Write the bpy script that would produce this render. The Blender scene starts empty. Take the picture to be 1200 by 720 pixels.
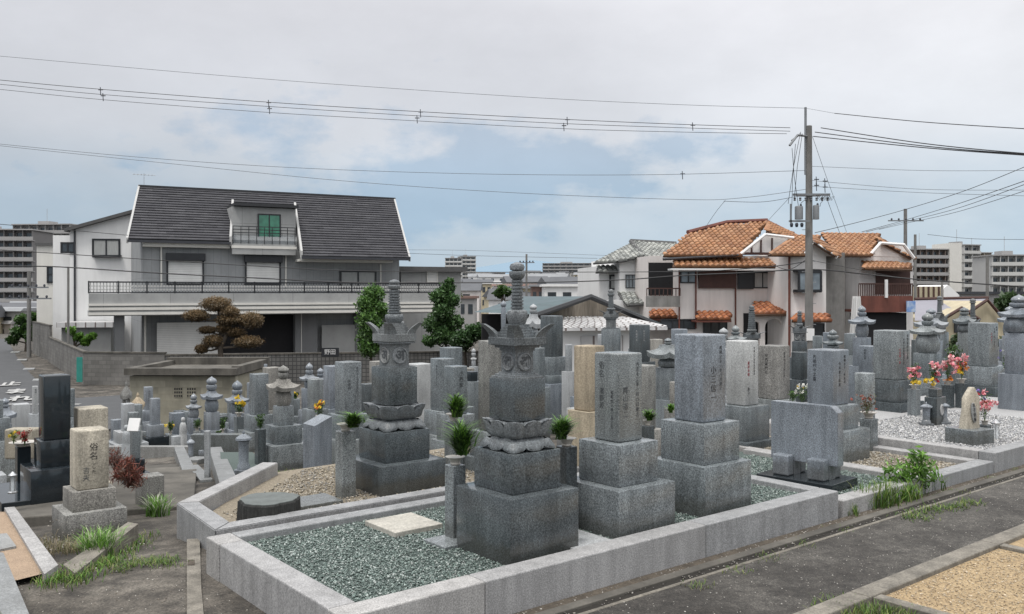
import bpy, bmesh, math, random
import numpy as np
from mathutils import Vector, Matrix
random.seed(7); RNG=np.random.default_rng(11)
S=bpy.context.scene; C=S.collection
F=1041.0; EYE=1.62; HY=343.0
TA=math.radians(38.9)                      # direction of the grave rows
UX,UY=math.cos(TA),math.sin(TA)
def uv2(u,v): return (UX*u-UY*v, UY*u+UX*v)
def toUV(x,y): return (UX*x+UY*y, -UY*x+UX*y)
def sm(a,b,t):
    t=max(0.0,min(1.0,(t-a)/(b-a))); return t*t*(3-2*t)
def terr(x,y):
    u,v=toUV(x,y)
    z=-.12*max(0.0,v-5.5)
    z-=.9*sm(15,30,y)
    z=max(z,-2.9) if y<90 else z
    z=min(z,0)
    if y>26: z=z*(1-sm(26,40,y))-2.9*sm(26,40,y)
    z-=9*sm(70,320,y)
    return z
def P(px,py,d): return Vector(((px-600)/F*d,d,EYE+(HY-py)/F*d))
def G(px,py,dz=0):
    d=2.5
    while d<400:
        p=P(px,py,d)
        if p.z<=terr(p.x,p.y)+dz: return p
        d+=.03 if d<40 else .3
    return p
# ------------------------------------------------------------------ materials
def newmat(name):
    m=bpy.data.materials.new(name); m.use_nodes=True
    nt=m.node_tree; b=nt.nodes['Principled BSDF']; return m,nt,b
def N(nt,t,**k):
    n=nt.nodes.new(t)
    for a,v in k.items(): setattr(n,a,v)
    return n
def coords(nt,rand=True,src='Object'):
    tc=N(nt,'ShaderNodeTexCoord'); o=tc.outputs[src]
    if rand:
        oi=N(nt,'ShaderNodeObjectInfo'); ml=N(nt,'ShaderNodeMath',operation='MULTIPLY'); ml.inputs[1].default_value=37.0
        nt.links.new(oi.outputs['Random'],ml.inputs[0])
        va=N(nt,'ShaderNodeVectorMath',operation='ADD'); nt.links.new(o,va.inputs[0]); nt.links.new(ml.outputs[0],va.inputs[1]); o=va.outputs[0]
    return o
def noise(nt,co,scale,detail=3,rough=.6,sx=None):
    if sx:
        mp=N(nt,'ShaderNodeMapping'); mp.inputs['Scale'].default_value=sx; nt.links.new(co,mp.inputs[0]); co=mp.outputs[0]
    n=N(nt,'ShaderNodeTexNoise'); n.inputs['Scale'].default_value=scale; n.inputs['Detail'].default_value=detail; n.inputs['Roughness'].default_value=rough
    nt.links.new(co,n.inputs['Vector']); return n.outputs['Fac']
def ramp(nt,fac,stops,interp='LINEAR'):
    r=N(nt,'ShaderNodeValToRGB'); r.color_ramp.interpolation=interp; e=r.color_ramp.elements
    while len(e)<len(stops): e.new(.5)
    for i,(p,c) in enumerate(stops):
        e[i].position=p; e[i].color=(c[0],c[1],c[2],1) if hasattr(c,'__len__') else (c,c,c,1)
    nt.links.new(fac,r.inputs[0]); return r.outputs[0]
def mix(nt,fac,a,b,mode='MIX'):
    m=N(nt,'ShaderNodeMix',data_type='RGBA',blend_type=mode)
    for i,v in ((0,fac),(6,a),(7,b)):
        if hasattr(v,'links'): nt.links.new(v,m.inputs[i])
        else: m.inputs[i].default_value=(tuple(v)+(1,))if hasattr(v,'__len__') else v
    return m.outputs[2]
def bump(nt,b,h,strength=.3,dist=.01):
    bp=N(nt,'ShaderNodeBump'); bp.inputs['Strength'].default_value=strength; bp.inputs['Distance'].default_value=dist
    nt.links.new(h,bp.inputs['Height']); nt.links.new(bp.outputs[0],b.inputs['Normal'])
def sc(c,k): return tuple(x*k for x in c)
def granite(name,c,contrast=1.0,scale=150,rough=.35,stain=.35,bmp=0,streak=.2,dirt_shade=.42):
    m,nt,b=newmat(name); co=coords(nt)
    g=noise(nt,co,scale,3,.75)
    lo=1-.75*contrast; hi=1+.95*contrast
    col=ramp(nt,g,[(.30,sc(c,max(lo,.08))),(.45,sc(c,1-.25*contrast)),(.55,sc(c,1+.12*contrast)),(.72,sc(c,hi))])
    st=ramp(nt,noise(nt,co,2.3,6,.6),[(.25,1-stain),(.6,1.05)])
    col=mix(nt,1.0,col,st,'MULTIPLY')
    sk=ramp(nt,noise(nt,co,5,4,.6,(3,3,.35)),[(.3,1-streak),(.62,1.03)])
    col=mix(nt,1.0,col,sk,'MULTIPLY')
    oi=N(nt,'ShaderNodeObjectInfo'); rb=ramp(nt,oi.outputs['Random'],[(0,(.84,.86,.86)),(.5,(1.0,1.0,1.0)),(1,(1.2,1.17,1.12))])
    col=mix(nt,1.0,col,rb,'MULTIPLY')
    if dirt_shade:
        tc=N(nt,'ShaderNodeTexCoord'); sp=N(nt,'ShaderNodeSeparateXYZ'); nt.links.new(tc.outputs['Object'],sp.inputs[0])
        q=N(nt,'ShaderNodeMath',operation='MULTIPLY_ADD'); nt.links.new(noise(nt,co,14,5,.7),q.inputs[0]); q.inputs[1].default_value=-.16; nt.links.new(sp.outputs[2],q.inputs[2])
        col=mix(nt,ramp(nt,q.outputs[0],[(0,dirt_shade),(.05,0)]),col,(.055,.05,.036))  # darkens towards the foot: contact shade painted into the colour, with dirt
        lic=ramp(nt,noise(nt,co,22,6,.75),[(.64,0),(.72,.35*dirt_shade)]); col=mix(nt,lic,col,(.40,.40,.34))
    nt.links.new(col,b.inputs['Base Color'])
    rr=ramp(nt,noise(nt,co,9,4,.6),[(.3,rough*.8),(.7,min(1,rough*1.5))]); nt.links.new(rr,b.inputs['Roughness'])
    b.inputs['Specular IOR Level'].default_value=.5
    if bmp: bump(nt,b,noise(nt,co,scale*.5,5,.7),bmp,.004)
    return m
def plain(name,c,rough=.6,var=.25,scale=3,metal=0,streak=0,bmp=0,bscale=40,fine=0,fscale=60,c2=None,rand=True,detail=5,sx=None,src='Object'):
    m,nt,b=newmat(name); co=coords(nt,rand,src)
    c2=c2 or sc(c,1-var)
    col=ramp(nt,noise(nt,co,scale,detail,.62,sx),[(.3,c2),(.66,c)])
    if fine: col=mix(nt,1.0,col,ramp(nt,noise(nt,co,fscale,3,.7),[(.3,1-fine),(.7,1+fine*.6)]),'MULTIPLY')
    if streak: col=mix(nt,1.0,col,ramp(nt,noise(nt,co,1.3,6,.65,(1.6,1.6,.2)),[(.32,1-streak),(.6,1.03)]),'MULTIPLY')
    nt.links.new(col,b.inputs['Base Color']); b.inputs['Roughness'].default_value=rough; b.inputs['Metallic'].default_value=metal
    if bmp: bump(nt,b,noise(nt,co,bscale,5,.7),bmp,.01)
    return m
def attrmat(name,rough=.6,var=.15,scale=20,trans=0,spec=.5,k=1.0):
    m,nt,b=newmat(name); a=N(nt,'ShaderNodeAttribute',attribute_name='Col')
    co=coords(nt,False); col=mix(nt,1.0,a.outputs['Color'],ramp(nt,noise(nt,co,scale,3),[(.3,(1-var)*k),(.7,(1+var*.5)*k)]),'MULTIPLY')
    nt.links.new(col,b.inputs['Base Color']); b.inputs['Roughness'].default_value=rough; b.inputs['Specular IOR Level'].default_value=spec
    if trans:
        tr=N(nt,'ShaderNodeBsdfTranslucent'); nt.links.new(col,tr.inputs['Color']); ms=N(nt,'ShaderNodeMixShader'); ms.inputs[0].default_value=trans
        out=nt.nodes['Material Output']; nt.links.new(b.outputs[0],ms.inputs[1]); nt.links.new(tr.outputs[0],ms.inputs[2]); nt.links.new(ms.outputs[0],out.inputs[0])
    return m
def brickmat(name,c,mort,bw,bh,ms=.012,rough=.8,var=.3,off=.5,stain=.35):
    m,nt,b=newmat(name); tc=N(nt,'ShaderNodeTexCoord'); sp=N(nt,'ShaderNodeSeparateXYZ'); cb=N(nt,'ShaderNodeCombineXYZ')
    nt.links.new(tc.outputs['Object'],sp.inputs[0]); ad=N(nt,'ShaderNodeMath',operation='ADD')
    nt.links.new(sp.outputs[0],ad.inputs[0]); nt.links.new(sp.outputs[1],ad.inputs[1]); nt.links.new(ad.outputs[0],cb.inputs[0]); nt.links.new(sp.outputs[2],cb.inputs[1])
    br=N(nt,'ShaderNodeTexBrick'); br.offset=off
    nt.links.new(cb.outputs[0],br.inputs['Vector'])
    for k,v in (('Scale',1.0),('Mortar Size',ms),('Brick Width',bw),('Row Height',bh),('Mortar Smooth',.1)): br.inputs[k].default_value=v
    br.inputs['Color1'].default_value=(*c,1); br.inputs['Color2'].default_value=(*sc(c,1-var),1); br.inputs['Mortar'].default_value=(*mort,1)
    st=ramp(nt,noise(nt,tc.outputs['Object'],.9,6,.65,(1,1,.6)),[(.3,1-stain),(.62,1.08)])
    col=mix(nt,1.0,br.outputs['Color'],st,'MULTIPLY'); nt.links.new(col,b.inputs['Base Color']); b.inputs['Roughness'].default_value=rough
    return m
def glassmat(name,c,rough=.08):
    m,nt,b=newmat(name); co=coords(nt)
    nt.links.new(ramp(nt,noise(nt,co,1.5,2),[(.35,sc(c,.6)),(.65,c)]),b.inputs['Base Color']); b.inputs['Roughness'].default_value=rough; b.inputs['Specular IOR Level'].default_value=.8
    return m
M={}
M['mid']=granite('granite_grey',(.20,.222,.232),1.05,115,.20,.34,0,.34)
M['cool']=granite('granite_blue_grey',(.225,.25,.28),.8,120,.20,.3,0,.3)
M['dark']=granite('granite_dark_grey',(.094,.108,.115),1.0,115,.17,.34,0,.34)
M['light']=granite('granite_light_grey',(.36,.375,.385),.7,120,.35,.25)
M['kerb']=granite('granite_kerb_white',(.305,.306,.31),.62,125,.6,.25,.08,.25,dirt_shade=.0)
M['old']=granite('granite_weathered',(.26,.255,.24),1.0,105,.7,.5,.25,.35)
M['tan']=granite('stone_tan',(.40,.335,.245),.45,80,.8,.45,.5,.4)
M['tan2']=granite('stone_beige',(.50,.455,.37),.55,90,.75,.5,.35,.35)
M['black']=granite('granite_black_polished',(.020,.026,.031),.5,180,.08,.2,0,.1,dirt_shade=0)
M['carved']=granite('granite_carved',(.165,.18,.19),.95,115,.4,.45,.2,dirt_shade=0)
M['ink']=plain('ink_black',(.012,.012,.014),.5,.2)
M['carve_ink']=plain('carved_letters_grey',(.075,.082,.088),.7,.3,40)
M['red']=plain('ink_red',(.30,.018,.03),.5,.2)
M['cut']=plain('cut_letters_light',(.42,.42,.42),.8,.2)
M['white']=plain('white_paint',(.72,.72,.71),.5,.12,2)
M['steel']=plain('steel',(.45,.46,.47),.3,.15,8,metal=.9)
M['bowl']=plain('ceramic_vase',(.50,.47,.42),.35,.3,18)
M['leaf']=attrmat('leaf',.42,.25,30,.25,.4)
M['petal']=attrmat('petal',.55,.1,30,.3,.3)
M['grass']=attrmat('grass_blades',.5,.15,20,.3,.3)
M['bark']=plain('bark',(.08,.065,.05),.9,.5,8,bmp=.6,bscale=30)
M['gravelg']=attrmat('green_gravel',.55,.2,200)
M['gravelb']=plain('gravel_bed_dark',(.09,.12,.11),.9,.5,60)
M['sand']=plain('ochre_sand_gravel',(.40,.30,.175),.95,.2,5,fine=.55,fscale=90,bmp=.7,bscale=80,c2=(.33,.24,.135))
M['tangrav']=plain('tan_gravel_bed',(.28,.24,.18),.95,.3,40,fine=.5,fscale=120,bmp=.6,bscale=90)
M['orange']=plain('orange_gravel',(.36,.265,.185),.95,.15,10,fine=.45,fscale=150,bmp=.6,bscale=100)
M['soil']=plain('soil',(.10,.082,.062),.95,.5,12,bmp=.5,bscale=50,fine=.4,fscale=80)
M['curb']=plain('old_concrete_kerb',(.24,.22,.185),.9,.55,9,fine=.4,fscale=90,bmp=.4,bscale=60)
M['conc']=plain('concrete',(.27,.26,.245),.85,.3,2,streak=.35,fine=.1)
M['conc_dark']=plain('concrete_stained',(.14,.13,.112),.9,.45,2,streak=.5,fine=.15)
M['asph']=plain('asphalt_street',(.075,.078,.082),.9,.2,1.2,fine=.2,fscale=40)
# ------------------------------------------------------------------ mesh helpers
def link(o,parent=None):
    C.objects.link(o)
    if parent: o.parent=parent
    return o
def tag(o,label=None,cat=None,group=None,kind=None):
    for k,v in (('label',label),('category',cat),('group',group),('kind',kind)):
        if v: o[k]=v
    return o
def empty(name,loc,rz=0,label=None,cat=None,group=None):
    o=bpy.data.objects.new(name,None); o.empty_display_size=.2; o.location=loc; o.rotation_euler=(0,0,rz); link(o); return tag(o,label,cat,group)
class MB:
    def __init__(s): s.bm=bmesh.new()
    def box(s,x0,x1,y0,y1,z0,z1,bev=0,t=0,seg=2):
        """box; t shrinks the top"""
        bm=bmesh.new() if bev else s.bm
        v=[bm.verts.new(p) for p in ((x0,y0,z0),(x1,y0,z0),(x1,y1,z0),(x0,y1,z0),(x0+t,y0+t,z1),(x1-t,y0+t,z1),(x1-t,y1-t,z1),(x0+t,y1-t,z1))]
        for f in ((3,2,1,0),(4,5,6,7),(0,1,5,4),(1,2,6,5),(2,3,7,6),(3,0,4,7)): bm.faces.new([v[i] for i in f])
        if bev:
            bmesh.ops.bevel(bm,geom=list(bm.edges),offset=min(bev,.45*min(x1-x0,y1-y0,abs(z1-z0))),segments=seg,affect='EDGES',profile=.5,clamp_overlap=True)
            s.join(bm)
        return s
    def join(s,bm):
        me=bpy.data.meshes.new('t'); bm.to_mesh(me); bm.free(); s.bm.from_mesh(me); bpy.data.meshes.remove(me)
    def ring(s,rings,capb=True,capt=True):
        L=[[s.bm.verts.new(p) for p in r] for r in rings]; n=len(L[0])
        for a,b in zip(L,L[1:]):
            for i in range(n): s.bm.faces.new((a[i],a[(i+1)%n],b[(i+1)%n],b[i]))
        if capb: s.bm.faces.new(L[0][::-1])
        if capt: s.bm.faces.new(L[-1])
        return s
    def lathe(s,prof,seg=24,cx=0,cy=0):
        return s.ring([[(cx+r*math.cos(2*math.pi*i/seg),cy+r*math.sin(2*math.pi*i/seg),z) for i in range(seg)] for r,z in prof])
    def sq(s,levels):
        """square loft [(half,z)]"""
        return s.ring([[(-h,-h,z),(h,-h,z),(h,h,z),(-h,h,z)] for h,z in levels])
    def sqlift(s,levels,n=8):
        """square loft with lifted corners [(half,z,lift)]"""
        R=[]
        for h,z,l in levels:
            r=[]
            for k in range(4):
                a=k*math.pi/2; ca,sa=math.cos(a),math.sin(a)
                for i in range(n):
                    t=-1+2*i/n; x,y=h*t,-h; w=l*abs(t)**3
                    r.append((ca*x-sa*y,sa*x+ca*y,z+w))
            R.append(r)
        return s.ring(R)
    def prism(s,pts,axis,a0,a1):
        """polygon extruded; axis 'x': pts are (y,z); 'y': (x,z); 'z': (x,y)"""
        f={'x':lambda p,a:(a,p[0],p[1]),'y':lambda p,a:(p[0],a,p[1]),'z':lambda p,a:(p[0],p[1],a)}[axis]
        A=[s.bm.verts.new(f(p,a0)) for p in pts]; B=[s.bm.verts.new(f(p,a1)) for p in pts]; n=len(pts)
        s.bm.faces.new(A); s.bm.faces.new(B[::-1])
        for i in range(n): s.bm.faces.new((A[i],B[i],B[(i+1)%n],A[(i+1)%n]))
        return s
    def poly(s,pts): s.bm.faces.new([s.bm.verts.new(p) for p in pts]); return s
    def tube(s,pts,r,seg=6):
        pts=[Vector(p) for p in pts]; R=[]
        for i,p in enumerate(pts):
            t=(pts[min(i+1,len(pts)-1)]-pts[max(i-1,0)]).normalized()
            a=t.orthogonal().normalized() if abs(t.z)>.9 else t.cross(Vector((0,0,1))).normalized()
            b=t.cross(a); rr=r[i] if hasattr(r,'__len__') else r
            R.append([tuple(p+a*(rr*math.cos(2*math.pi*k/seg))+b*(rr*math.sin(2*math.pi*k/seg))) for k in range(seg)])
        return s.ring(R)
    def done(s,name,mat,parent=None,smooth=False,loc=None):
        bmesh.ops.recalc_face_normals(s.bm,faces=list(s.bm.faces))
        me=bpy.data.meshes.new(name); s.bm.to_mesh(me); s.bm.free()
        if smooth:
            for p in me.polygons: p.use_smooth=True
            try: me.set_sharp_from_angle(angle=math.radians(smooth if smooth is not True else 40))
            except Exception: pass
        me.materials.append(M[mat] if isinstance(mat,str) else mat)
        o=bpy.data.objects.new(name,me)
        if loc: o.location=loc
        return link(o,parent)
def npmesh(name,V,Fc,mat,parent=None,col=None,loc=None):
    V=np.asarray(V,dtype=np.float32); Fc=np.asarray(Fc,dtype=np.int32); k=Fc.shape[1]
    me=bpy.data.meshes.new(name); me.vertices.add(len(V)); me.vertices.foreach_set('co',V.ravel())
    me.loops.add(Fc.size); me.loops.foreach_set('vertex_index',Fc.ravel())
    me.polygons.add(len(Fc)); me.polygons.foreach_set('loop_start',np.arange(0,Fc.size,k,dtype=np.int32))
    try: me.polygons.foreach_set('loop_total',np.full(len(Fc),k,dtype=np.int32))
    except Exception: pass
    me.update(calc_edges=True)
    if col is not None:
        a=me.attributes.new('Col','FLOAT_COLOR','FACE'); c=np.ones((len(Fc),4),dtype=np.float32); c[:,:3]=col; a.data.foreach_set('color',c.ravel())
    me.materials.append(M[mat] if isinstance(mat,str) else mat)
    o=bpy.data.objects.new(name,me)
    if loc is not None: o.location=loc
    return link(o,parent)
def text_mesh(name,txt,h,mat,parent,loc,rot,vertical=True,thick=.0012,align='CENTER',space=1.0,bold=0):
    cu=bpy.data.curves.new(name,'FONT'); cu.body='\n'.join(txt) if vertical else txt
    cu.size=h; cu.align_x=align; cu.align_y='TOP' if vertical else 'CENTER'; cu.space_line=1.08*space; cu.extrude=thick; cu.resolution_u=1; cu.offset=bold-.004*(h<.2)*h/.05*.1
    t=bpy.data.objects.new(name,cu); C.objects.link(t); dg=bpy.context.evaluated_depsgraph_get()
    me=bpy.data.meshes.new_from_object(t.evaluated_get(dg)); bpy.data.objects.remove(t); bpy.data.curves.remove(cu)
    me.materials.clear(); me.materials.append(M[mat] if isinstance(mat,str) else mat)
    o=bpy.data.objects.new(name,me); o.location=loc; o.rotation_euler=rot; return link(o,parent)
def leafblob(name,cents,rads,n,size,cols,parent=None,mat='leaf',loc=None,shell=.55,flat=1.0,asp=.5,dark=.45,up=0):
    cents=np.array(cents,float); rads=np.array(rads,float)
    w=rads**2; idx=RNG.choice(len(cents),n,p=w/w.sum())
    d=RNG.normal(size=(n,3)); d/=np.linalg.norm(d,axis=1)[:,None]
    r=shell+(1-shell)*RNG.random(n)**.6; r*=1+.19*RNG.normal(size=n)
    off=d*(r*rads[idx])[:,None]; off[:,2]*=flat; c=cents[idx]+off
    a=RNG.normal(size=(n,3)); a[:,2]+=up; a/=np.linalg.norm(a,axis=1)[:,None]
    b=np.cross(a,RNG.normal(size=(n,3))); b/=np.linalg.norm(b,axis=1)[:,None]
    s=size*(.6+.8*RNG.random(n))[:,None]
    V=np.stack([c-a*s,c+b*s*asp,c+a*s,c-b*s*asp],1).reshape(-1,3); Fc=np.arange(4*n).reshape(-1,4)
    cols=np.array(cols); k=RNG.integers(0,len(cols),n)
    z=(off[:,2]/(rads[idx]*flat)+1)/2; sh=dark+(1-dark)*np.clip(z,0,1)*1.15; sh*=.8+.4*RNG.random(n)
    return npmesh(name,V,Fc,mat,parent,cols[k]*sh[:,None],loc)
def blades(name,base,h,n,spread,w,cols,parent=None,mat='grass',loc=None,lean=.5,rad=.03):
    """arching blades around base points"""
    base=np.array(base,float).reshape(-1,3); k=RNG.integers(0,len(base),n)
    b=base[k]+np.c_[RNG.normal(size=(n,2))*rad,np.zeros(n)]
    th=RNG.random(n)*2*np.pi; dr=np.c_[np.cos(th),np.sin(th),np.zeros(n)]; sd=np.c_[-np.sin(th),np.cos(th),np.zeros(n)]
    H=h*(.5+.6*RNG.random(n)); L=spread*RNG.random(n)**.7
    V=[];ts=(0,.4,.75,1.0); ws=(1,.9,.6,.04)
    for t,ww in zip(ts,ws):
        c=b+dr*(L*(t**1.7))[:,None]; c[:,2]+=H*(t-lean*.45*t**3)
        V+=[c-sd*w*ww*.5,c+sd*w*ww*.5]
    V=np.stack(V,1).reshape(-1,3); o=np.arange(n)[:,None]*8
    Fc=np.concatenate([o+np.array([[2*i,2*i+1,2*i+3,2*i+2]]) for i in range(3)])
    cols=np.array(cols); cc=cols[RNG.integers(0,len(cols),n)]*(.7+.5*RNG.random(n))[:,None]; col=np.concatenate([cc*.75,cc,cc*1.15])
    return npmesh(name,V,Fc,mat,parent,col,loc)
def chips(name,inside,box,z,n,size,cols,mat,amp=.4,hole=None):
    u0,u1,v0,v1=box; pts=np.c_[RNG.uniform(u0,u1,n),RNG.uniform(v0,v1,n)]
    if inside: pts=pts[[inside(p[0],p[1]) for p in pts]]
    n=len(pts); xy=np.array([uv2(u,v) for u,v in pts])
    o=np.array([[1,0,0],[0,1,0],[-1,0,0],[0,-1,0],[0,0,1],[0,0,-1]],float)
    s=size*(.5+.8*RNG.random((n,1,1))); V=o[None]*s*RNG.uniform(.55,1.1,(n,1,3))
    V+=RNG.normal(size=(n,6,3))*size*.18
    q=RNG.normal(size=(n,3,3)); q=np.linalg.qr(q)[0]; V=np.einsum('nij,nkj->nki',q,V); V[:,:,2]*=.75
    ctr=np.c_[xy,z+size*amp*RNG.random(n)]; V+=ctr[:,None,:]
    t=np.array([[0,1,4],[1,2,4],[2,3,4],[3,0,4],[1,0,5],[2,1,5],[3,2,5],[0,3,5]])
    Fc=(np.arange(n)[:,None,None]*6+t[None]).reshape(-1,3); cols=np.array(cols)
    c=cols[RNG.integers(0,len(cols),n)]*(.65+.6*RNG.random(n))[:,None]
    o=npmesh(name,V.reshape(-1,3),Fc,mat,None,np.repeat(c,8,0)); o['kind']='stuff'; return o
GREEN=[(.05,.10,.025),(.07,.145,.035),(.10,.19,.045),(.045,.085,.03)]
BRIGHT=[(.13,.27,.04),(.18,.35,.06),(.09,.20,.035)]
M['dirtblack']=plain('gutter_dirt',(.02,.017,.013),.95,.4,30)
M['whitebed']=plain('white_gravel_bed',(.42,.42,.42),.9,.3,60,fine=.5,fscale=90)
# ------------------------------------------------------------------ setting
def grid_terrain():
    xs=sorted(set([round(v,2) for v in np.concatenate([-np.geomspace(20,6000,26),np.arange(-20,24,.4),np.geomspace(24,6000,26)])]))
    ys=sorted(set([round(v,2) for v in np.concatenate([[-400,-60,-20,-8],np.arange(-4,46,.4),np.geomspace(46,9000,44)])]))
    V=[(x,y,terr(x,y) if y>0 else 0) for y in ys for x in xs]; n=len(xs)
    Fc=[(j*n+i,j*n+i+1,(j+1)*n+i+1,(j+1)*n+i) for j in range(len(ys)-1) for i in range(n-1)]
    o=npmesh('ground',V,Fc,'ground'); o['kind']='structure'
    for p in o.data.polygons: p.use_smooth=True
m,nt,b=newmat('weathered_concrete_ground'); co=coords(nt,False)
base=ramp(nt,noise(nt,co,1.3,7,.65),[(.30,(.022,.019,.015)),(.42,(.050,.044,.036)),(.54,(.095,.084,.070)),(.70,(.17,.154,.13))])
fine=ramp(nt,noise(nt,co,70,4,.75),[(.3,.3),(.5,.95),(.7,1.7)])
mid=ramp(nt,noise(nt,co,7,6,.7),[(.34,.4),(.62,1.25)])
col=mix(nt,1.0,mix(nt,1.0,base,fine,'MULTIPLY'),mid,'MULTIPLY')
nt.links.new(col,b.inputs['Base Color']); b.inputs['Roughness'].default_value=.9; bump(nt,b,noise(nt,co,45,6,.75),.6,.012); M['ground']=m
m,nt,b=newmat('old_path_asphalt'); co=coords(nt,False)
base=ramp(nt,noise(nt,co,1.7,7,.7),[(.30,(.022,.019,.016)),(.47,(.046,.042,.037)),(.60,(.085,.079,.070))])
fine=ramp(nt,noise(nt,co,110,4,.8),[(.32,.25),(.48,.9),(.6,1.6),(.72,3.2)])
col=mix(nt,1.0,mix(nt,1.0,base,fine,'MULTIPLY'),ramp(nt,noise(nt,co,16,7,.75),[(.32,.5),(.62,1.25)]),'MULTIPLY')
nt.links.new(col,b.inputs['Base Color']); b.inputs['Roughness'].default_value=.85; bump(nt,b,noise(nt,co,90,6,.8),.8,.01); M['path']=m
grid_terrain()
def uvbox(name,u0,u1,v0,v1,z0,z1,mat,bev=.004,parent=None,kind=None,loc=None):
    """box in the rows' frame as its own object"""
    cu,cv=(u0+u1)/2,(v0+v1)/2; x,y=uv2(cu,cv); mb=MB().box(u0-cu,u1-cu,v0-cv,v1-cv,z0,z1,bev)
    if parent is None:
        o=mb.done(name,mat); o.location=(x,y,0); o.rotation_euler=(0,0,TA)
    else:
        o=mb.done(name,mat,parent); o.location=Matrix.Rotation(-TA,3,'Z')@(Vector((x,y,0))-parent.location)
    if kind:o['kind']=kind
    return o
def uvsheet(name,pts,z,mat,kind='structure'):
    n=len(pts); V=[(*uv2(u,v),z) for u,v in pts]; o=npmesh(name,V,[list(range(n))],mat); o['kind']=kind; return o
uvsheet('path',[(-8,2.5),(-8,3.27),(60,3.27),(60,2.5)],.006,'path')
# gutter channel beside the path: a dark groove with broken concrete lips
uvbox('gutter_lip',1.9,45,3.235,3.262,-.02,.0095,'curb',.003,kind='structure')
uvbox('gutter',1.9,45,3.264,3.305,-.02,.0075,'dirtblack',0,kind='structure')
uvbox('gutter_strip',1.9,45,3.307,3.375,-.02,.022,'conc_dark',.004,kind='structure')
uvbox('soil_strip',1.9,45,3.377,3.452,-.02,.014,'soil',.0,kind='structure')
def kerbset(label,z,pieces,mat='kerb',name='kerb_border',z0=-.08):
    """pieces: (u0,u1,v0,v1) boxes -> one bordered plot kerb thing"""
    cu=sum((p[0]+p[1])/2 for p in pieces)/len(pieces); cv=sum((p[2]+p[3])/2 for p in pieces)/len(pieces)
    e=empty(name,(*uv2(cu,cv),0),TA,label,'grave kerb')
    for u0,u1,v0,v1 in pieces:
        MB().box(u0-cu,u1-cu,v0-cv,v1-cv,z0,z,.007).done('kerb_stone',mat,e)
    return e
# plot 1: green gravel
kerbset('long pale granite kerb around the green gravel plot in the foreground',.21,[(1.845,2.62,3.455,3.60),(2.624,4.30,3.455,3.60),(4.304,5.77,3.455,3.60),(1.85,1.99,3.604,4.9),(1.845,1.99,4.904,5.1),(1.994,5.77,4.98,5.1),(5.64,5.77,3.604,4.976)])
uvsheet('gravel_bed',[(1.9,3.5),(5.7,3.5),(5.7,5.05),(1.9,5.05)],.165,'gravelb')
GG=[(.12,.16,.145),(.17,.22,.195),(.21,.265,.24),(.09,.12,.11),(.28,.335,.31),(.40,.44,.415),(.14,.19,.17),(.15,.20,.18)]
chips('green_gravel',None,(1.98,5.65,3.59,4.99),.168,42000,.0080,GG,'gravelg',.8)
# plot 2
def polykerb(label,pts,w,z,closed=False,mat='kerb',z0=-.5):
    cx=sum(p[0] for p in pts)/len(pts); cy=sum(p[1] for p in pts)/len(pts); e=empty('kerb_border',(*uv2(cx,cy),0),TA,label,'grave kerb')
    for i in range(len(pts)-1):
        a=Vector((pts[i][0]-cx,pts[i][1]-cy)); b=Vector((pts[i+1][0]-cx,pts[i+1][1]-cy)); t=(b-a).normalized(); n=Vector((t.y,-t.x))*w
        def miter(p,t0,t1):
            n0=Vector((t0.y,-t0.x)); n1=Vector((t1.y,-t1.x)); m=(n0+n1).normalized(); return p+m*(w/max(.4,m.dot(n0)))
        ta=(Vector(pts[i])-Vector(pts[i-1])).normalized() if i>0 else t
        tb=(Vector(pts[i+2])-Vector(pts[i+1])).normalized() if i+2<len(pts) else t
        g=t*.0015
        q=[a+g,b-g,miter(b,t,tb)-g,miter(a,ta,t)+g]
        mb=MB(); bm=bmesh.new(); vv=[[bm.verts.new((p.x,p.y,zz)) for p in q] for zz in (z0,z)]
        bm.faces.new(vv[0][::-1]); bm.faces.new(vv[1])
        for k in range(4): bm.faces.new((vv[0][k],vv[0][(k+1)%4],vv[1][(k+1)%4],vv[1][k]))
        bmesh.ops.bevel(bm,geom=list(bm.edges),offset=.006,segments=2,affect='EDGES'); mb.join(bm); mb.done('kerb_stone',mat,e)
    return e
polykerb('angled pale kerb of the plot with the tree stump',[(3.25,7.25),(2.21,6.24),(2.17,5.57),(5.6,5.57)][::-1],-.14,.15)
polykerb('low pale kerb edge behind the tree stump plot',[(3.1,7.42),(5.2,7.42)],.09,.03)
uvsheet('gravel_bed',[(2.25,5.62),(5.6,5.62),(5.6,7.45),(3.2,7.35),(2.26,6.24)],.045,'tangrav')
TG=[(.30,.26,.19),(.38,.34,.27),(.22,.19,.14),(.46,.42,.35),(.28,.27,.25)]
def in2(u,v): return v<6.24 or u>2.45+(v-6.24)*1.0
chips('tan_gravel',in2,(2.38,5.5,5.75,7.3),.048,9000,.011,TG,'gravelg',.6)
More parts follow.
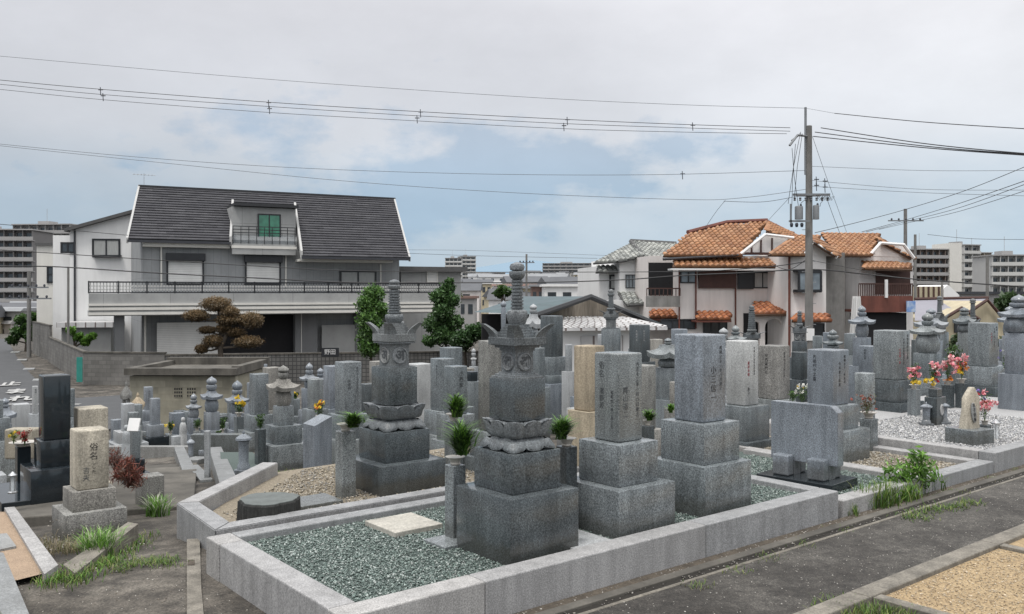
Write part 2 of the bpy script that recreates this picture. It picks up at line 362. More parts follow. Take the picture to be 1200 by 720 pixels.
# plots 3,4,5 along the path
kerbset('pale kerb of the green gravel plot under the wide stele',.13,[(5.83,7.15,3.455,3.59),(7.02,7.15,3.594,5.2),(5.80,5.93,3.594,5.2)])
uvsheet('gravel_bed',[(5.9,3.5),(7.1,3.5),(7.1,5.3),(5.9,5.3)],.085,'gravelb')
chips('green_gravel',None,(5.93,7.02,3.59,5.1),.088,10000,.0085,GG,'gravelg',.7)
kerbset('pale kerb of the brown gravel plot beside the weeds',.12,[(7.16,8.29,3.455,3.60),(8.15,8.29,3.604,5.6),(7.16,7.24,3.604,5.6)])
uvsheet('gravel_bed',[(7.2,3.5),(8.2,3.5),(8.2,6),(7.2,6)],.07,'tangrav')
chips('brown_gravel',None,(7.25,8.15,3.6,5.4),.073,5000,.012,TG,'gravelg',.6)
kerbset('raised pale kerb of the white pebble plot',.19,[(8.32,10.6,3.455,3.60),(8.32,8.45,3.604,5.9),(10.604,13.2,3.455,3.6)])
uvsheet('gravel_bed',[(8.4,3.5),(13.2,3.5),(13.2,6.2),(8.4,6.2)],.14,'whitebed')
WG=[(.46,.46,.47),(.62,.62,.61),(.34,.35,.36),(.55,.54,.52),(.22,.225,.235)]
chips('white_pebbles',None,(8.45,11.2,3.6,5.3),.15,19000,.0105,WG,'gravelg',.7)
# sand plots across the path
def sandkerb(label,pieces,z=.045):
    return kerbset(label,z,pieces,'curb','kerb_border',-.05)
sandkerb('long weathered concrete kerb along the near side of the path',[(1.0,4.33,2.415,2.53),(4.334,5.86,2.415,2.53),(5.864,14,2.415,2.53)])
uvbox('kerb_divider',4.35,4.43,.3,2.41,-.05,.04,'curb'); tag(bpy.data.objects['kerb_divider'],'short concrete divider between the weedy corner and the sand plot','kerb')
uvbox('kerb_divider',5.86,5.93,.3,2.41,-.05,.04,'curb'); tag(bpy.data.objects['kerb_divider.001'],'short concrete divider at the far side of the sand plot','kerb')
uvsheet('sand',[(4.4,-4),(5.88,-4),(5.88,2.43),(4.4,2.43)],.018,'sand')
uvsheet('sand',[(5.92,-4),(30,-4),(30,2.43),(5.92,2.43)],.018,'sand')
chips('sand_grit',None,(4.44,5.86,1.2,2.41),.019,5000,.006,[(.45,.36,.24),(.32,.24,.15),(.55,.46,.34)],'gravelg',.5)
# left foreground plots
def flatpoly(name,pix,z,mat,kind=None,h=0):
    V=[]
    for px,py in pix:
        d=F*(EYE-z)/(py-HY); V.append(((px-600)/F*d,d))
    cx=sum(v[0] for v in V)/len(V); cy=sum(v[1] for v in V)/len(V); V=[(a-cx,b-cy) for a,b in V]
    mb=MB()
    if h: mb.prism(V,'z',-h,0)
    else: mb.poly([(a,b,0) for a,b in V])
    o=mb.done(name,mat); o.location=(cx,cy,z)
    if kind:o['kind']=kind
    return o
flatpoly('orange_gravel',[(-60,600),(7,600),(52,672),(20,680),(-60,690)],.03,'orange','structure')
o=flatpoly('kerb_stone',[(5,595),(17,594),(68,662),(52,673)],.05,'kerb',None,.22); tag(o,'pale kerb stone beside the orange gravel at the left edge','kerb')
o=flatpoly('paving_stone',[(-30,628),(8,625),(19,640),(-30,650)],.045,'light',None,.03); tag(o,'pale square paving stone on orange gravel','paving stone')
o=flatpoly('kerb_stone',[(-40,640),(4,648),(36,724),(10,730),(-40,660)],.22,'light',None,.35); tag(o,'blue grey kerb in the bottom left corner','kerb')
o=flatpoly('paving_stone',[(-60,672),(-8,672),(8,735),(-60,740)],.20,'tan2',None,.1); tag(o,'cream slab in the bottom left corner','paving stone')
o=flatpoly('kerb_stone',[(74,662),(150,612),(162,614),(88,672)],.03,'curb',None,.12); tag(o,'low broken concrete edging under the grass tufts on the left','kerb')
# drain grooves in the left path
o=flatpoly('drain_channel',[(219,632),(234,631),(236,690),(240,735),(219,735)],.012,'curb',None,.05); tag(o,'narrow open drain beside the granite plot kerb','drain')
for k,(a,b) in enumerate(((656,662),)):
    q=flatpoly('drain_slot',[(220,a),(228,a),(228,b),(220,b)],.016,'soil'); mw=q.matrix_world.copy(); q.parent=o; q.location=q.location-o.location
# stone steps down the left path
for k in range(7):
    t=k/6; u=2.35+t*1.5; v=8.3+t*4.2; x,y=uv2(u,v); zz=-.12*(v-5.5)
    o=MB().box(-.75,.75,-.36,.36,-.25,.05,.012).done('stone_step','conc_dark'); o.location=(x-.25,y,zz+.035-.01*k); o.rotation_euler=(0,0,TA-.35)
    tag(o,'weathered concrete step of the path going down on the left','step','steps of the left path')
# street
def drape(name,pix,mat,dz=.03,cuts=5):
    bm=bmesh.new(); vs=[bm.verts.new(G(a,b)) for a,b in pix]; f=bm.faces.new(vs); bmesh.ops.triangulate(bm,faces=[f])
    for _ in range(cuts): bmesh.ops.subdivide_edges(bm,edges=list(bm.edges),cuts=1)
    for v in bm.verts: v.co.z=terr(v.co.x,v.co.y)+dz
    me=bpy.data.meshes.new(name); bm.to_mesh(me); bm.free(); me.materials.append(M[mat]); o=link(bpy.data.objects.new(name,me)); o['kind']='structure'; return o
M['roadpaint']=plain('road_paint',(.42,.42,.41),.8,.3,6)
drape('street',[(-220,398),(7,398),(20,420),(36,440),(52,455),(90,468),(150,464),(330,466),(330,490),(150,494),(60,540),(-300,540)],'asph',.05,5)
for i,ch in enumerate(('止','ま','れ')):
    p=G(12+i*6,453+i*8.5); t=text_mesh('road_marking',ch,.95,'roadpaint',None,(p.x,p.y,terr(p.x,p.y)+.10),(0,0,math.radians(25)),False,.004,bold=.035); t.scale=(1.0,2.3,1); tag(t,('faded white stopping character on the street, farthest of three','faded white stopping character on the street, middle of three','faded white stopping character on the street, nearest of three')[i],'road marking','painted street characters')
p=G(38,476); t=MB().box(-1.9,1.9,-.12,.12,0,.006).done('road_marking','roadpaint'); t.location=(p.x,p.y,terr(p.x,p.y)+.07); tag(t,'white stop line painted across the street','road marking')

for k,(px,py) in enumerate(((18,414),(26,423),(34,434),(46,447))):
    q=G(px,py); o=MB().box(-.45,.45,-.3,.3,-.1,.10,.03).done('kerb_ramp','light'); o.location=q; o.rotation_euler=(0,0,2.0); tag(o,'pale concrete ramp block along the edge of the left street','ramp block','kerb ramps along the left street')
# ------------------------------------------------------------------ graves
def K(cx): return F*(1.406+.15*(cx-600)/F)
def zc(y,d,w=0): return EYE+(HY-y)/F*(d-(.703*w if y>HY else 0))
PLOTZ={}
def build_tiers(e,cx,d,tiers,yb,mat,names,gz):
    """stacked square stones; returns list of (w,z0,z1)"""
    out=[]
    ws=[(t[1]-t[0])*d/K(cx) for t in tiers]; zt=[zc(t[2],d,w)-gz for t,w in zip(tiers,ws)]
    zb=zt[1:]+[min(zc(yb,d,ws[-1])-gz,0)-.03]
    for i,(w,z1,z0) in enumerate(zip(ws,zt,zb)):
        out.append((w,z0,z1))
        h=w/2; m=mat[min(i,len(mat)-1)] if isinstance(mat,(list,tuple)) else mat
        bev=.012 if (names[i]=='shaft') else .005
        o=MB().box(-h,h,-h,h,z0+(.0008 if i<len(ws)-1 else 0),z1,bev,0,3 if names[i]=='shaft' else 2).done(names[i],m,e,smooth=35)
        out[-1]+=(o,)
    return out
POS=[]
def place(cx,d,label,cat,group=None,name='gravestone',rz=TA,gz=None):
    POS.append(((cx-600)/F*d,d))
    x=(cx-600)/F*d; z=terr(x,d) if gz is None else gz
    return empty(name,(x,d,z),rz,label,cat,group),z
def depth(cx,x0,x1,yb,gz=None):
    if gz is None: dn=G(cx,yb).y
    else: dn=F*(EYE-gz)/(yb-HY)
    p=x1-x0; w=p*dn/(K(cx)-.703*p); return dn+.703*w
def inscribe(o,w,z0,z1,ins,thick=.0012):
    H=z1-z0
    for face,txt,xf,tf,ch,mt in ins:
        z=z1-tf*H-0; c=ch*w*.88; x=xf*w; g=w/2+.0006
        if face=='R': text_mesh('inscription',txt,c,mt,o,(x,-g,z),(math.pi/2,0,0),thick=thick)
        else: text_mesh('inscription',txt,c,mt,o,(-g,-x,z),(math.pi/2,0,-math.pi/2),thick=thick)
def tomb(label,d,tiers,yb,mat='mid',ins=(),gz=None,cat='gravestone',name='gravestone',group=None,names=None,cx=None,top=None):
    cx=cx or (tiers[0][0]+tiers[0][1])/2
    if d is None: d=depth(cx,tiers[-1][0],tiers[-1][1],yb,gz)
    e,g=place(cx,d,label,cat,group,name,gz=gz)
    n=len(tiers); names=names or {1:['shaft'],2:['shaft','base_stone'],3:['shaft','middle_stone','base_stone'],4:['shaft','upper_stone','middle_stone','base_stone']}[n]
    T=build_tiers(e,cx,d,tiers,yb,mat,names,g)
    w,z0,z1,o=T[0]; inscribe(o,w,z0,z1,ins)
    return e,T,d
def onion(h,r):
    return [(r*.55,0),(r*.85,h*.12),(r,h*.32),(r*.93,h*.52),(r*.66,h*.70),(r*.30,h*.84),(r*.08,h*.95),(r*.012,h)]
def gorinto(label,d,cx,ys,ws,tiers,yb,mat='cool',gz=None,group='five tier stupas',topmat=None):
    """ys: top, ball bottom, ring bottom, roof bottom(corner tip level), globe bottom; ws ball, ring, roof, globe"""
    if d is None: d=depth(cx,tiers[-1][0],tiers[-1][1],yb,gz)
    e,g=place(cx,d,label,'stone stupa',group,'stone_stupa',gz=gz)
    z=[zc(y,d)-g for y in ys]; m=d/F
    zcube=zc(tiers[0][2],d,(tiers[0][1]-tiers[0][0])*m/1.406)-g
    tm=topmat or mat
    rb,rr=ws[0]*m/2,ws[1]*m/2; MB().lathe([(r,z[1]+q) for r,q in onion(z[0]-z[1],rb)],24).done('jewel',tm,e,True)
    h=z[1]-z[2]; MB().lathe([(rr*.55,z[2]),(rr*.92,z[2]+h*.25),(rr*1.02,z[2]+h*.7),(rr*.98,z[2]+h*.92),(rr*.8,z[2]+h)],24).done('ring',tm,e,50)
    hw=ws[2]*m/1.406/2; H=z[2]-z[3]; th=H*.30
    MB().sqlift([(hw*.55,z[3]-H*.02,0),(hw*.96,z[3],H*.16),(hw,z[3]+th,H*.26),(hw*.82,z[3]+th+H*.10,H*.16),(hw*.60,z[3]+th+H*.28,H*.06),(hw*.45,z[3]+th+H*.48,0),(hw*.40,z[2]-.001,0)]).done('roof',tm,e,30)
    gr=ws[3]*m/2; zg0=zcube+.001; zg1=z[3]-H*.02-.001; h=zg1-zg0
    MB().lathe([(gr*.72,zg0),(gr*.93,zg0+h*.18),(gr,zg0+h*.5),(gr*.95,zg0+h*.75),(gr*.78,zg1)],28).done('globe',tm,e,50)
    names=['cube']+{1:['base_stone'],2:['middle_stone','base_stone'],3:['upper_stone','middle_stone','base_stone'],0:[]}[len(tiers)-1]
    build_tiers(e,cx,d,tiers,yb,mat,names,g); return e,d
def superr(a,h,k=7): return h/((abs(math.cos(a))**k+abs(math.sin(a))**k)**(1/k))
def lotus(w,z0,z1,up=True,n=128):
    mb=MB(); h=w/2; H=z1-z0; R=[]
    prof=[(.68,0),(.76,.04),(.85,.16),(.90,.34),(.925,.52),(.95,.70),(.99,.86),(1.0,.95),(.985,1.0),(.93,.95),(.80,.90),(.6,.90)] if up else [(.80,.0),(.97,.0),(1.0,.10),(.985,.24),(.90,.42),(.80,.60),(.74,.78),(.70,.92),(.66,1.0)]
    for f,t in prof:
        r=[]
        for i in range(n):
            a=2*math.pi*i/n; p=abs(math.cos(4*a))
            edge=(t if up else 1-t)
            b=.085*(p**.4-1)*edge**.5 if f>.72 else 0
            if .40<p<.64 and .12<edge<.9 and f>.7: b-=.045
            if p>.80 and .10<edge<.75 and f>.7: b+=.03
            if p>.93 and .2<edge<.6 and f>.7: b-=.035
            rr=superr(a,h*(f+b)); zz=z0+t*H
            if up and .5<t and f>.9: zz-=(1-p**.5)*H*.26*(t-.5)*2
            if (not up) and t<.3: zz+=(1-p**.5)*H*.22*(1-t/.3)
            r.append((rr*math.cos(a),rr*math.sin(a),zz))
        R.append(r)
    return mb.ring(R)
def petals(w,z0,z1,up=True,n=8,ph=0.0):
    mb=MB(); h=w/2; H=z1-z0; S_,T_=11,8
    for k in range(n):
        ac=2*math.pi*(k+ph)/n; G_=[]
        for j in range(T_+1):
            t=j/T_; row=[]
            for i in range(S_):
                s=-1+2*i/(S_-1); wid=(math.pi/n)*(1.02 if t<.5 else 1.02*math.sqrt(max(0.0,1-((t-.5)/.52)**2))+.02)
                a_=ac+s*wid*(1.0)
                if up: f=.80+.17*t**.6+.05*max(0,t-.6)*2.5
                else: f=.76+.25*t**.8-.02*t
                bul=.055*(1-s*s)*math.sin(math.pi*min(1,t*.9+.1)); ridge=.035*(1-min(1,abs(abs(s)-.62)/.16)**2)*(1 if t<.8 else 0)
                hol=-.03*max(0,1-(s/.42)**2)*max(0,1-((t-.45)/.3)**2)
                r=superr(a_,h*(f+bul+ridge+hol+(.03 if up else .03)))
                z=z0+H*(t*.97+.02) if up else z1-H*(.15+.85*t**1.3)+H*.10*max(0,t-.7)*2
                row.append(mb.bm.verts.new((r*math.cos(a_),r*math.sin(a_),z)))
            G_.append(row)
        for j in range(T_):
            for i in range(S_-1): mb.bm.faces.new((G_[j][i],G_[j][i+1],G_[j+1][i+1],G_[j+1][i]))
        # tip closing back towards the core
        tip=[mb.bm.verts.new((v.co.x*.86,v.co.y*.86,v.co.z-(.08*H if up else -.25*H))) for v in G_[-1]]
        for i in range(S_-1): mb.bm.faces.new((G_[-1][i],G_[-1][i+1],tip[i+1],tip[i]))
    return mb
def horn(h,H,arm,flare,th=.012,n=7):
    """L-shaped corner ornament at local corner (-h,-h), flaring outward"""
    mb=MB(); R=[]
    for i in range(n):
        t=i/(n-1); c=-h-flare*t**1.5; a=arm*(1-.30*t-.12*t**3); z=H*(t**.9); k=th*(1.2-.6*t)
        R.append([(c,c,z),(c+a,c,z),(c+a,c+k,z),(c+k*1.2,c+k*1.2,z),(c+k,c+a,z),(c,c+a,z)])
    return mb.ring(R)
def hoky(label,d,cx,ys,ws,tiers,yb,mat='mid',carve='carved',lot=None,gz=None,medal=True,rings=9,group='tall pagoda shaped stupas'):
    """ys: jewel top, jewel bottom(bowl top), bowl bottom, rings bottom, cup bottom, slab top, slab bottom, neck top, neck bottom; tiers[0]=body
       ws: jewel, bowl, ringtop, ringbottom, cup, steps, hornspan, slab, neck"""
    if d is None: d=depth(cx,tiers[-1][0],tiers[-1][1],yb,gz)
    e,g=place(cx,d,label,'stone stupa',group,'stone_stupa',gz=gz); m=d/F
    z=[zc(y,d)-g for y in ys]; W=[w*m for w in ws]; q=1/1.406
    r=W[0]/2; h=z[0]-z[1]; MB().lathe([(r*.5,z[1]),(r*.9,z[1]+.12*h),(r,z[1]+.45*h),(r*.85,z[1]+.74*h),(r*.4,z[1]+.9*h),(r*.02,z[0])],20).done('jewel',carve,e,True)
    r=W[1]/2; h=z[1]-z[2]
    R=[]
    for f,t in ((.55,0),(.8,.2),(.98,.5),(1,.8),(.93,1)):
        R.append([(r*(f-.06*(1-abs(math.cos(4*2*math.pi*i/64))**.5))*math.cos(2*math.pi*i/64),r*(f-.06*(1-abs(math.cos(4*2*math.pi*i/64))**.5))*math.sin(2*math.pi*i/64),z[2]+t*h) for i in range(64)])
    MB().ring(R).done('lotus_bowl',carve,e,50)
    pr=[];n=rings;h=(z[2]-z[3])/n
    for i in range(n):
        rr=(W[3]+(W[2]-W[3])*i/(n-1))/2; zz=z[3]+i*h
        pr+=[(rr*.80,zz),(rr*.80,zz+h*.22),(rr,zz+h*.34),(rr,zz+h*.86),(rr*.80,zz+h*.99)]
    MB().lathe(pr,20).done('ringed_spire',carve,e,30)
    r=W[4]/2; h=z[3]-z[4]; R=[]
    for f,t in ((.62,0),(.80,.03),(.98,.42),(1,.70),(.93,.90),(.62,1)):
        R.append([(r*(f-.10*t*(1-abs(math.cos(4*2*math.pi*i/64))**.4))*math.cos(2*math.pi*i/64),r*(f-.10*t*(1-abs(math.cos(4*2*math.pi*i/64))**.4))*math.sin(2*math.pi*i/64),z[4]+t*h) for i in range(64)])
    MB().ring(R).done('lotus_cup',carve,e,50)
    sl=W[7]*q/2; st=W[5]*q/2; h=z[4]-z[5]; L=[];k=5
    for i in range(k):
        hh=st*(1-.42*i/(k-1)); L+=[(hh,z[5]+h*i/k),(hh,z[5]+h*(i+1)/k-.0005)]
    MB().sq(L).done('stepped_roof',carve,e)
    MB().sq([(sl*.98,z[6]),(sl,z[6]+.003),(sl,z[5]-.003),(sl*.985,z[5]-.0005)]).done('roof_slab',carve,e)
    fl=max(0,(W[6]-W[7])/2/1.406)+.004; hh=sl-.004
    for k in range(4):
        o=horn(hh,(z[4]-z[5])*1.02,sl*.60,fl,sl*.11).done('corner_horn',carve,e,30); o.location=(0,0,z[5]-.0006); o.rotation_euler=(0,0,k*math.pi/2)
    nk=W[8]*q/2; a=z[6];b=z[7]; hs=(a-b)/2
    MB().sq([(nk*1.12,b),(nk*1.12,b+hs*.98),(nk*1.42,b+hs),(nk*1.42,a-hs*.25),(sl*.9,a-hs*.24),(sl*.9,a-.0005)]).done('stepped_cornice',carve,e)
    nb=MB().sq([(nk,z[8]+.0005),(nk,z[7]-.0005)]).done('neck',carve,e)
    if medal:
        hn=z[7]-z[8]
        for rz in (0,-math.pi/2):
            for sx in (-.46,.46) if medal==2 else (0,):
                r=min(hn*.46,nk*.82); mm=MB().lathe([(r,0),(r,.004),(r*.93,.009),(r*.86,.010),(r*.82,.004),(0.001,.004)],24).done('medallion','carved_light',nb,40)
                c=Vector((sx*nk,-nk-.0005,(z[7]+z[8])/2)); c.rotate(Matrix.Rotation(rz,3,'Z')); mm.location=c; mm.rotation_euler=(math.pi/2,0,rz)
                c2=Vector((sx*nk,-nk-.0055,(z[7]+z[8])/2)); c2.rotate(Matrix.Rotation(rz,3,'Z')); text_mesh('emblem','ह' if sx<0 else 'अ',r*1.6,'carve_ink',nb,c2,(math.pi/2,0,rz),False,.0015,bold=.004)
    names=['body']+['middle_stone','base_stone'][-(len(tiers)-1):] if len(tiers)<4 else ['body','upper_stone','middle_stone','base_stone']
    if not lot:
        T=build_tiers(e,cx,d,tiers,yb,mat,names,g)
    else:
        # body ends at lotus top
        bw=(tiers[0][1]-tiers[0][0])*d/K(cx); zt=zc(tiers[0][2],d,bw)-g
        l=[(w*d/K(cx),zc(ya,d,w*m/1.406)-g,zc(yb_,d,w*m/1.406)-g,up) for w,ya,yb_,up in lot]
        T=build_tiers(e,cx,d,tiers[1:],yb,mat,names[1:],g); zl=T[0][2]
        tot=l[0][1]; l2=[]
        MB().box(-bw/2,bw/2,-bw/2,bw/2,tot-.004,zt,.005).done('body',mat[0] if isinstance(mat,(list,tuple)) else mat,e,35)
        z1=tot
        for i,(w,za,zb_,up) in enumerate(l):
            z0=zl+.0005 if i==len(l)-1 else zb_
            lo=lotus(w*.955,z0,z1-.0005,up).done('lotus_base',carve,e,60); petals(w,z0,z1-.0015,up,8).done('petal_ring',carve,lo,60); z1=z0
        T=[(bw,tot,zt,None)]+T
    bw,bz0,bz1,_=T[0]
    zn=z[8]; h=(zn-bz1)/3
    if h>.002: MB().sq([(bw*.46,bz1+.0005),(bw*.46,bz1+h),(bw*.40,bz1+h),(bw*.40,bz1+2*h),(bw*.33,bz1+2*h),(bw*.33,zn)]).done('shoulder_steps',carve,e)
    return e,d
M['carved_light']=granite('granite_carved_pale',(.22,.232,.24),.7,120,.6,.35,dirt_shade=0)
# --- plants, vases
def plant(label,cx,yb,d,hp,wp,kind='leaf',cols=None,n=None,flowers=None,cat='plant',name='cut_greenery',group='greenery in grave vases'):
    """upright bunch: base at pixel (cx,yb), height hp px, width wp px"""
    b=P(cx,yb,d); m=d/F; h=hp*m; w=wp*m/2
    e=empty(name,b,0,label,cat,group); cols=cols or GREEN
    n=n or 200
    if kind=='grassy':
        blades('leaves',[(0,0,0),(0,0,0),(0,0,h*.15),(0,0,h*.3),(w*.2,0,h*.25),(-w*.2,w*.1,h*.2),(0,0,h*.45)],h*.62,int(n*1.6),w*1.45,max(.009,2.0*m),cols,e,'leaf',rad=w*.14,lean=.55)
    else:
        k=9; cs=[];rs=[]
        for i in range(k):
            t=(i+.5)/k; a=i*2.4; cs.append((w*.5*t*math.cos(a),w*.5*t*math.sin(a),h*(.2+.62*t))); rs.append(w*.5*(1-.25*t))
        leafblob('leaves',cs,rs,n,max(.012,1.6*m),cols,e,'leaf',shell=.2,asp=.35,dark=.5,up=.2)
        mb=MB()
        for i in range(5):
            a=i*1.3; mb.tube([(0,0,-.02),(w*.25*math.cos(a),w*.25*math.sin(a),h*.5)],.0025,4)
        mb.done('stems','stem',e)
    for fc,fn,fs,fz in (flowers or ()):
        cs=[(RNG.normal()*w*.45,RNG.normal()*w*.45,h*(fz+.18*RNG.normal())) for _ in range(fn)]
        leafblob('blossom',cs,[fs*m]*fn,fn*16,fs*m*.55,fc,e,'petal',shell=.3,asp=.8,dark=.75)
    return e
M['stem']=plain('stem_green',(.07,.13,.04),.6,.3)
PINK=[(.85,.34,.38),(.88,.52,.54),(.80,.22,.28),(.9,.65,.62)]; YEL=[(.85,.60,.04),(.9,.7,.1)]; ORG=[(.75,.28,.06)]; WHT=[(.8,.8,.75)]; REDF=[(.55,.03,.04)]; PUR=[(.3,.25,.6)]
def flower_stand(label,cx,d,wp,yt,yb,mat='mid',vase=True,group='stone flower stands',gz=None,vh=9,vw=.8):
    m=d/F; w=wp*m/1.406; e,g=place(cx,d,label,'flower stand',group,'flower_stand',gz=gz)
    z1=zc(yt,d,w)-g; z0=min(zc(yb,d,w)-g,0)-.03; h=w/2
    MB().box(-h,h,-h,h,z0,z1,.004).done('post',mat,e)
    if vase:
        r=h*vw*1.12; v=vh*m*1.05
        MB().lathe([(r*.55,z1+.0005),(r*.62,z1+v*.15),(r*.55,z1+v*.3),(r*.78,z1+v*.8),(r*1.15,z1+v*.95),(r*1.18,z1+v),(r*.9,z1+v*.9)],20).done('vase','bowl',e,50)
    return e
M['flag']=granite('pale_flagstone',(.36,.35,.315),.35,60,.7,.3,.2,dirt_shade=0)
# ================= plot 1
GZ=.165
hoky('tall ornate stupa with lotus base and ringed spire, centre of the front plot',5.02,606,[307,318,328,363,380,395,404,411,436],[18,19,13,15.5,25,50,89,68,37],
 [(573,639,446),(557.5,659,534),(536,679.5,586.5)],661,'darkmid' if 0 else ['dark','dark','dark'],'carved',[(86,496,517,True),(96,517,534,False)],GZ,1)
tomb('front gravestone with three columns of faint carved characters, right of the ornate stupa',5.53,[(696,753,415),(678,771,523),(658,791,577)],630,['mid','mid','mid'],
 [('L','俗名',-.18,.10,.26,'carve_ink'),('L','濱野芳',-.18,.40,.22,'carve_ink'),('L','昭和四十年二月三日',.24,.42,.13,'carve_ink'),('R','大正十二年一月八日建之',.28,.10,.155,'carve_ink'),('R','釋山道二',-.22,.38,.24,'carve_ink')],gz=GZ)
tomb('largest smooth blue grey gravestone at the right end of the front plot',6.02,[(789.5,851,393),(774.5,867,499),(767,887,549)],606,['cool','mid','mid'],
 [('R','昭和三十一年八月建之',.26,.13,.13,'carve_ink'),('R','小三信一',-.05,.36,.26,'ink')],gz=GZ)
o=uvbox('paving_stone',1,1.34,0,.36,.165,.20,'flag'); x,y=uv2(2.93,4.70); o.location=(x,y,0); tag(o,'cream paving slab lying on the green gravel','paving stone')
p=P(525,628,4.75); flower_stand('left stone flower stand in front of the ornate stupa',533.5,5.23,25,547,632,'mid',True,'stone flower stands',GZ,9,1.0)
o=uvbox('stand_slab',0,.30,0,.22,.16,.188,'mid'); o.location=(-.33,5.17,0); tag(o,'thin stone slab under the left flower stand of the ornate stupa','stone slab')
flower_stand('right stone flower stand behind the ornate stupa',664,5.45,25,525,560,'dark',True,'stone flower stands',GZ,9,1.0)
o=uvbox('paving_stone',0,.30,0,.55,.165,.20,'light'); x,y=uv2(2.98,4.0); o.location=(.335,5.17,0); tag(o,'pale paving slab between the ornate stupa and the next gravestone','paving stone')
plant('glossy sakaki bunch in the left vase before the ornate stupa',541,533,5.2,44,44,'grassy',GREEN+GREEN+BRIGHT,300)
plant('short sakaki bunch in the vase right of the ornate stupa',658,515,5.42,30,36,'grassy',GREEN+BRIGHT,240)
# ================= plot 2
hoky('weathered stupa with wide lotus base beside the tree stump',None,462,[327.5,334,340,368,378,391,400,404,428],[13,15,12.5,16,22,42,70,52,35],
 [(434,488,432),(420,503,508),(399,520,548)],583,['dark','dark','dark'],'carved',[(77,477,494,True),(80,494,507,False)],.05,1)
flower_stand('flower stand at the left corner of the weathered stupa',405,6.85,25,507,577,'mid',True,'stone flower stands',.05,8,.9)
plant('spreading grassy plant in the vase left of the weathered stupa',414,501,6.8,20,34,'grassy',GREEN+BRIGHT,220)
flower_stand('upper flower stand standing behind the first one near the ornate stupa',532,7.9,23,495,560,'mid',True,'stone flower stands',None,8,.9)
plant('taller sakaki bunch in the rear vase left of the ornate stupa',535,489,7.85,30,29,'grassy',GREEN+BRIGHT,240)
# tree stump
sx,sy=(315-600)/F*6.05,6.05
e=empty('tree_stump',(sx,sy,.04),.3,'blackened tree stump with flat grey cut top','tree stump')
R=[];nn=48
prof=[(1.04,0),(1.0,.05),(.98,.12),(.97,.165),(.93,.175)]
def st(a): return 1+.05*math.sin(3*a+1)+.03*math.sin(7*a)+.02*math.sin(17*a)
mb=MB().ring([[(.205*f*st(2*math.pi*i/nn)*(1+(.02*math.sin(23*i) if f>.94 else 0))*math.cos(2*math.pi*i/nn),.205*f*st(2*math.pi*i/nn)*math.sin(2*math.pi*i/nn),z) for i in range(nn)] for f,z in prof])
M['stump']=plain('stump_bark',(.035,.036,.034),.9,.6,30,bmp=1,bscale=30,sx=(3,3,.3)); mb.done('bark','stump',e)
M['cutwood']=plain('cut_wood',(.13,.145,.14),.8,.3,12,bmp=.3,bscale=60)
MB().prism([(.19*st(2*math.pi*i/nn)*math.cos(2*math.pi*i/nn),.19*st(2*math.pi*i/nn)*math.sin(2*math.pi*i/nn)) for i in range(nn)],'z',.17,.180).done('cut_face','cutwood',e)
o=uvbox('paving_stone',0,.38,0,.30,.05,.075,'mid'); o.location=(-1.50,6.62,0); tag(o,'dark paving slab right of the tree stump','paving stone')
# ================= middle rows
tomb('grey gravestone with two columns of text standing left of the weathered stupa',None,[(392,424,425),(383,432,488),(374,441,518)],552,'mid',[('R','昭和三十年四月建之',.25,.1,.15,'carve_ink'),('R','先祖代',-.2,.33,.2,'ink')])
# leaning slab stele
def stele(label,cx,d,fx,px_w,yt,yb,mat,cut=True,feet=True,thick=.06,rz=TA,gz=None,slab=True,notch=False,facew=None):
    e,g=place(cx,d,label,'stone tablet',None,'memorial_tablet',rz,gz); z1=zc(yt,d)-g; z0=zc(yb,d)-g
    W=facew; h=W/2
    if cut: pts=[(-h,z0),(h,z0),(h,z1-.0),(-h+W*.0,z1-.06)] 
    else: pts=[(-h,z0),(h,z0),(h,z1-.045),(h-.012,z1-.045),(h-.035,z1-.018),(h-.06,z1),(-h,z1)]
    bm=bmesh.new(); a=[bm.verts.new((x,-thick/2,z)) for x,z in pts]; b_=[bm.verts.new((x,thick/2,z)) for x,z in pts]
    bm.faces.new(a); bm.faces.new(b_[::-1])
    for i in range(len(pts)): bm.faces.new((a[i],b_[i],b_[(i+1)%len(pts)],a[(i+1)%len(pts)]))
    bmesh.ops.bevel(bm,geom=list(bm.edges),offset=.004,segments=2,affect='EDGES'); mb=MB(); mb.join(bm); mb.done('tablet',mat,e)
    if feet:
        for sx in (-.26,.26):
            fw=.07;x=sx*W; t=thick
            f=MB(); f.box(x-fw,x+fw,-t*1.5,-t*.5-.002,0,z0+.055,.012); f.box(x-fw,x+fw,t*.5+.002,t*1.5,0,z0+.055,.012); f.box(x-fw,x+fw,-t*.5,t*.5,0,z0-.002,.0)
            f.done('foot',mat,e)
    if slab: MB().box(-h*1.12,h*1.12,-.22,.22,-.06,-.001 if feet else 0,.004).done('plinth','black',e)
    return e
stele('wide pale stele on two stone feet above a black slab, by the weeds',945,7.1,0,0,473,541,'cool',False,True,.10,TA-math.pi/2+.09,.16,True,facew=.57)
e,g=place(372,9.35,'blank grey block tablet with slanted top beside the small stupa','stone tablet',None,'memorial_tablet',TA); z1=zc(497,9.35)-g
MB().prism([(-.10,.02),(.10,.02),(.10,z1+.085),(-.10,z1)],'y',-.13,.13).done('tablet','cool',e)
for q_ in (-.08,.08): MB().box(.102,.19,q_-.04,q_+.04,-.05,.10,.01,.01).done('foot','mid',e)
MB().box(-.16,.22,-.18,.18,-.1,.019,.004).done('plinth','mid',e)
gorinto('grey five tier stupa with wide curved roof and lotus less globe, left of centre',None,332,[428,437,444.5,458,476.5],[13,12,42,19],[(321,346,477),(312,356,501),(298,362,524)],552,['mid','mid','mid'],topmat='old')
e,g=place(305,10.9,'flower stand left of the small grey stupa','flower stand','stone flower stands','flower_stand')
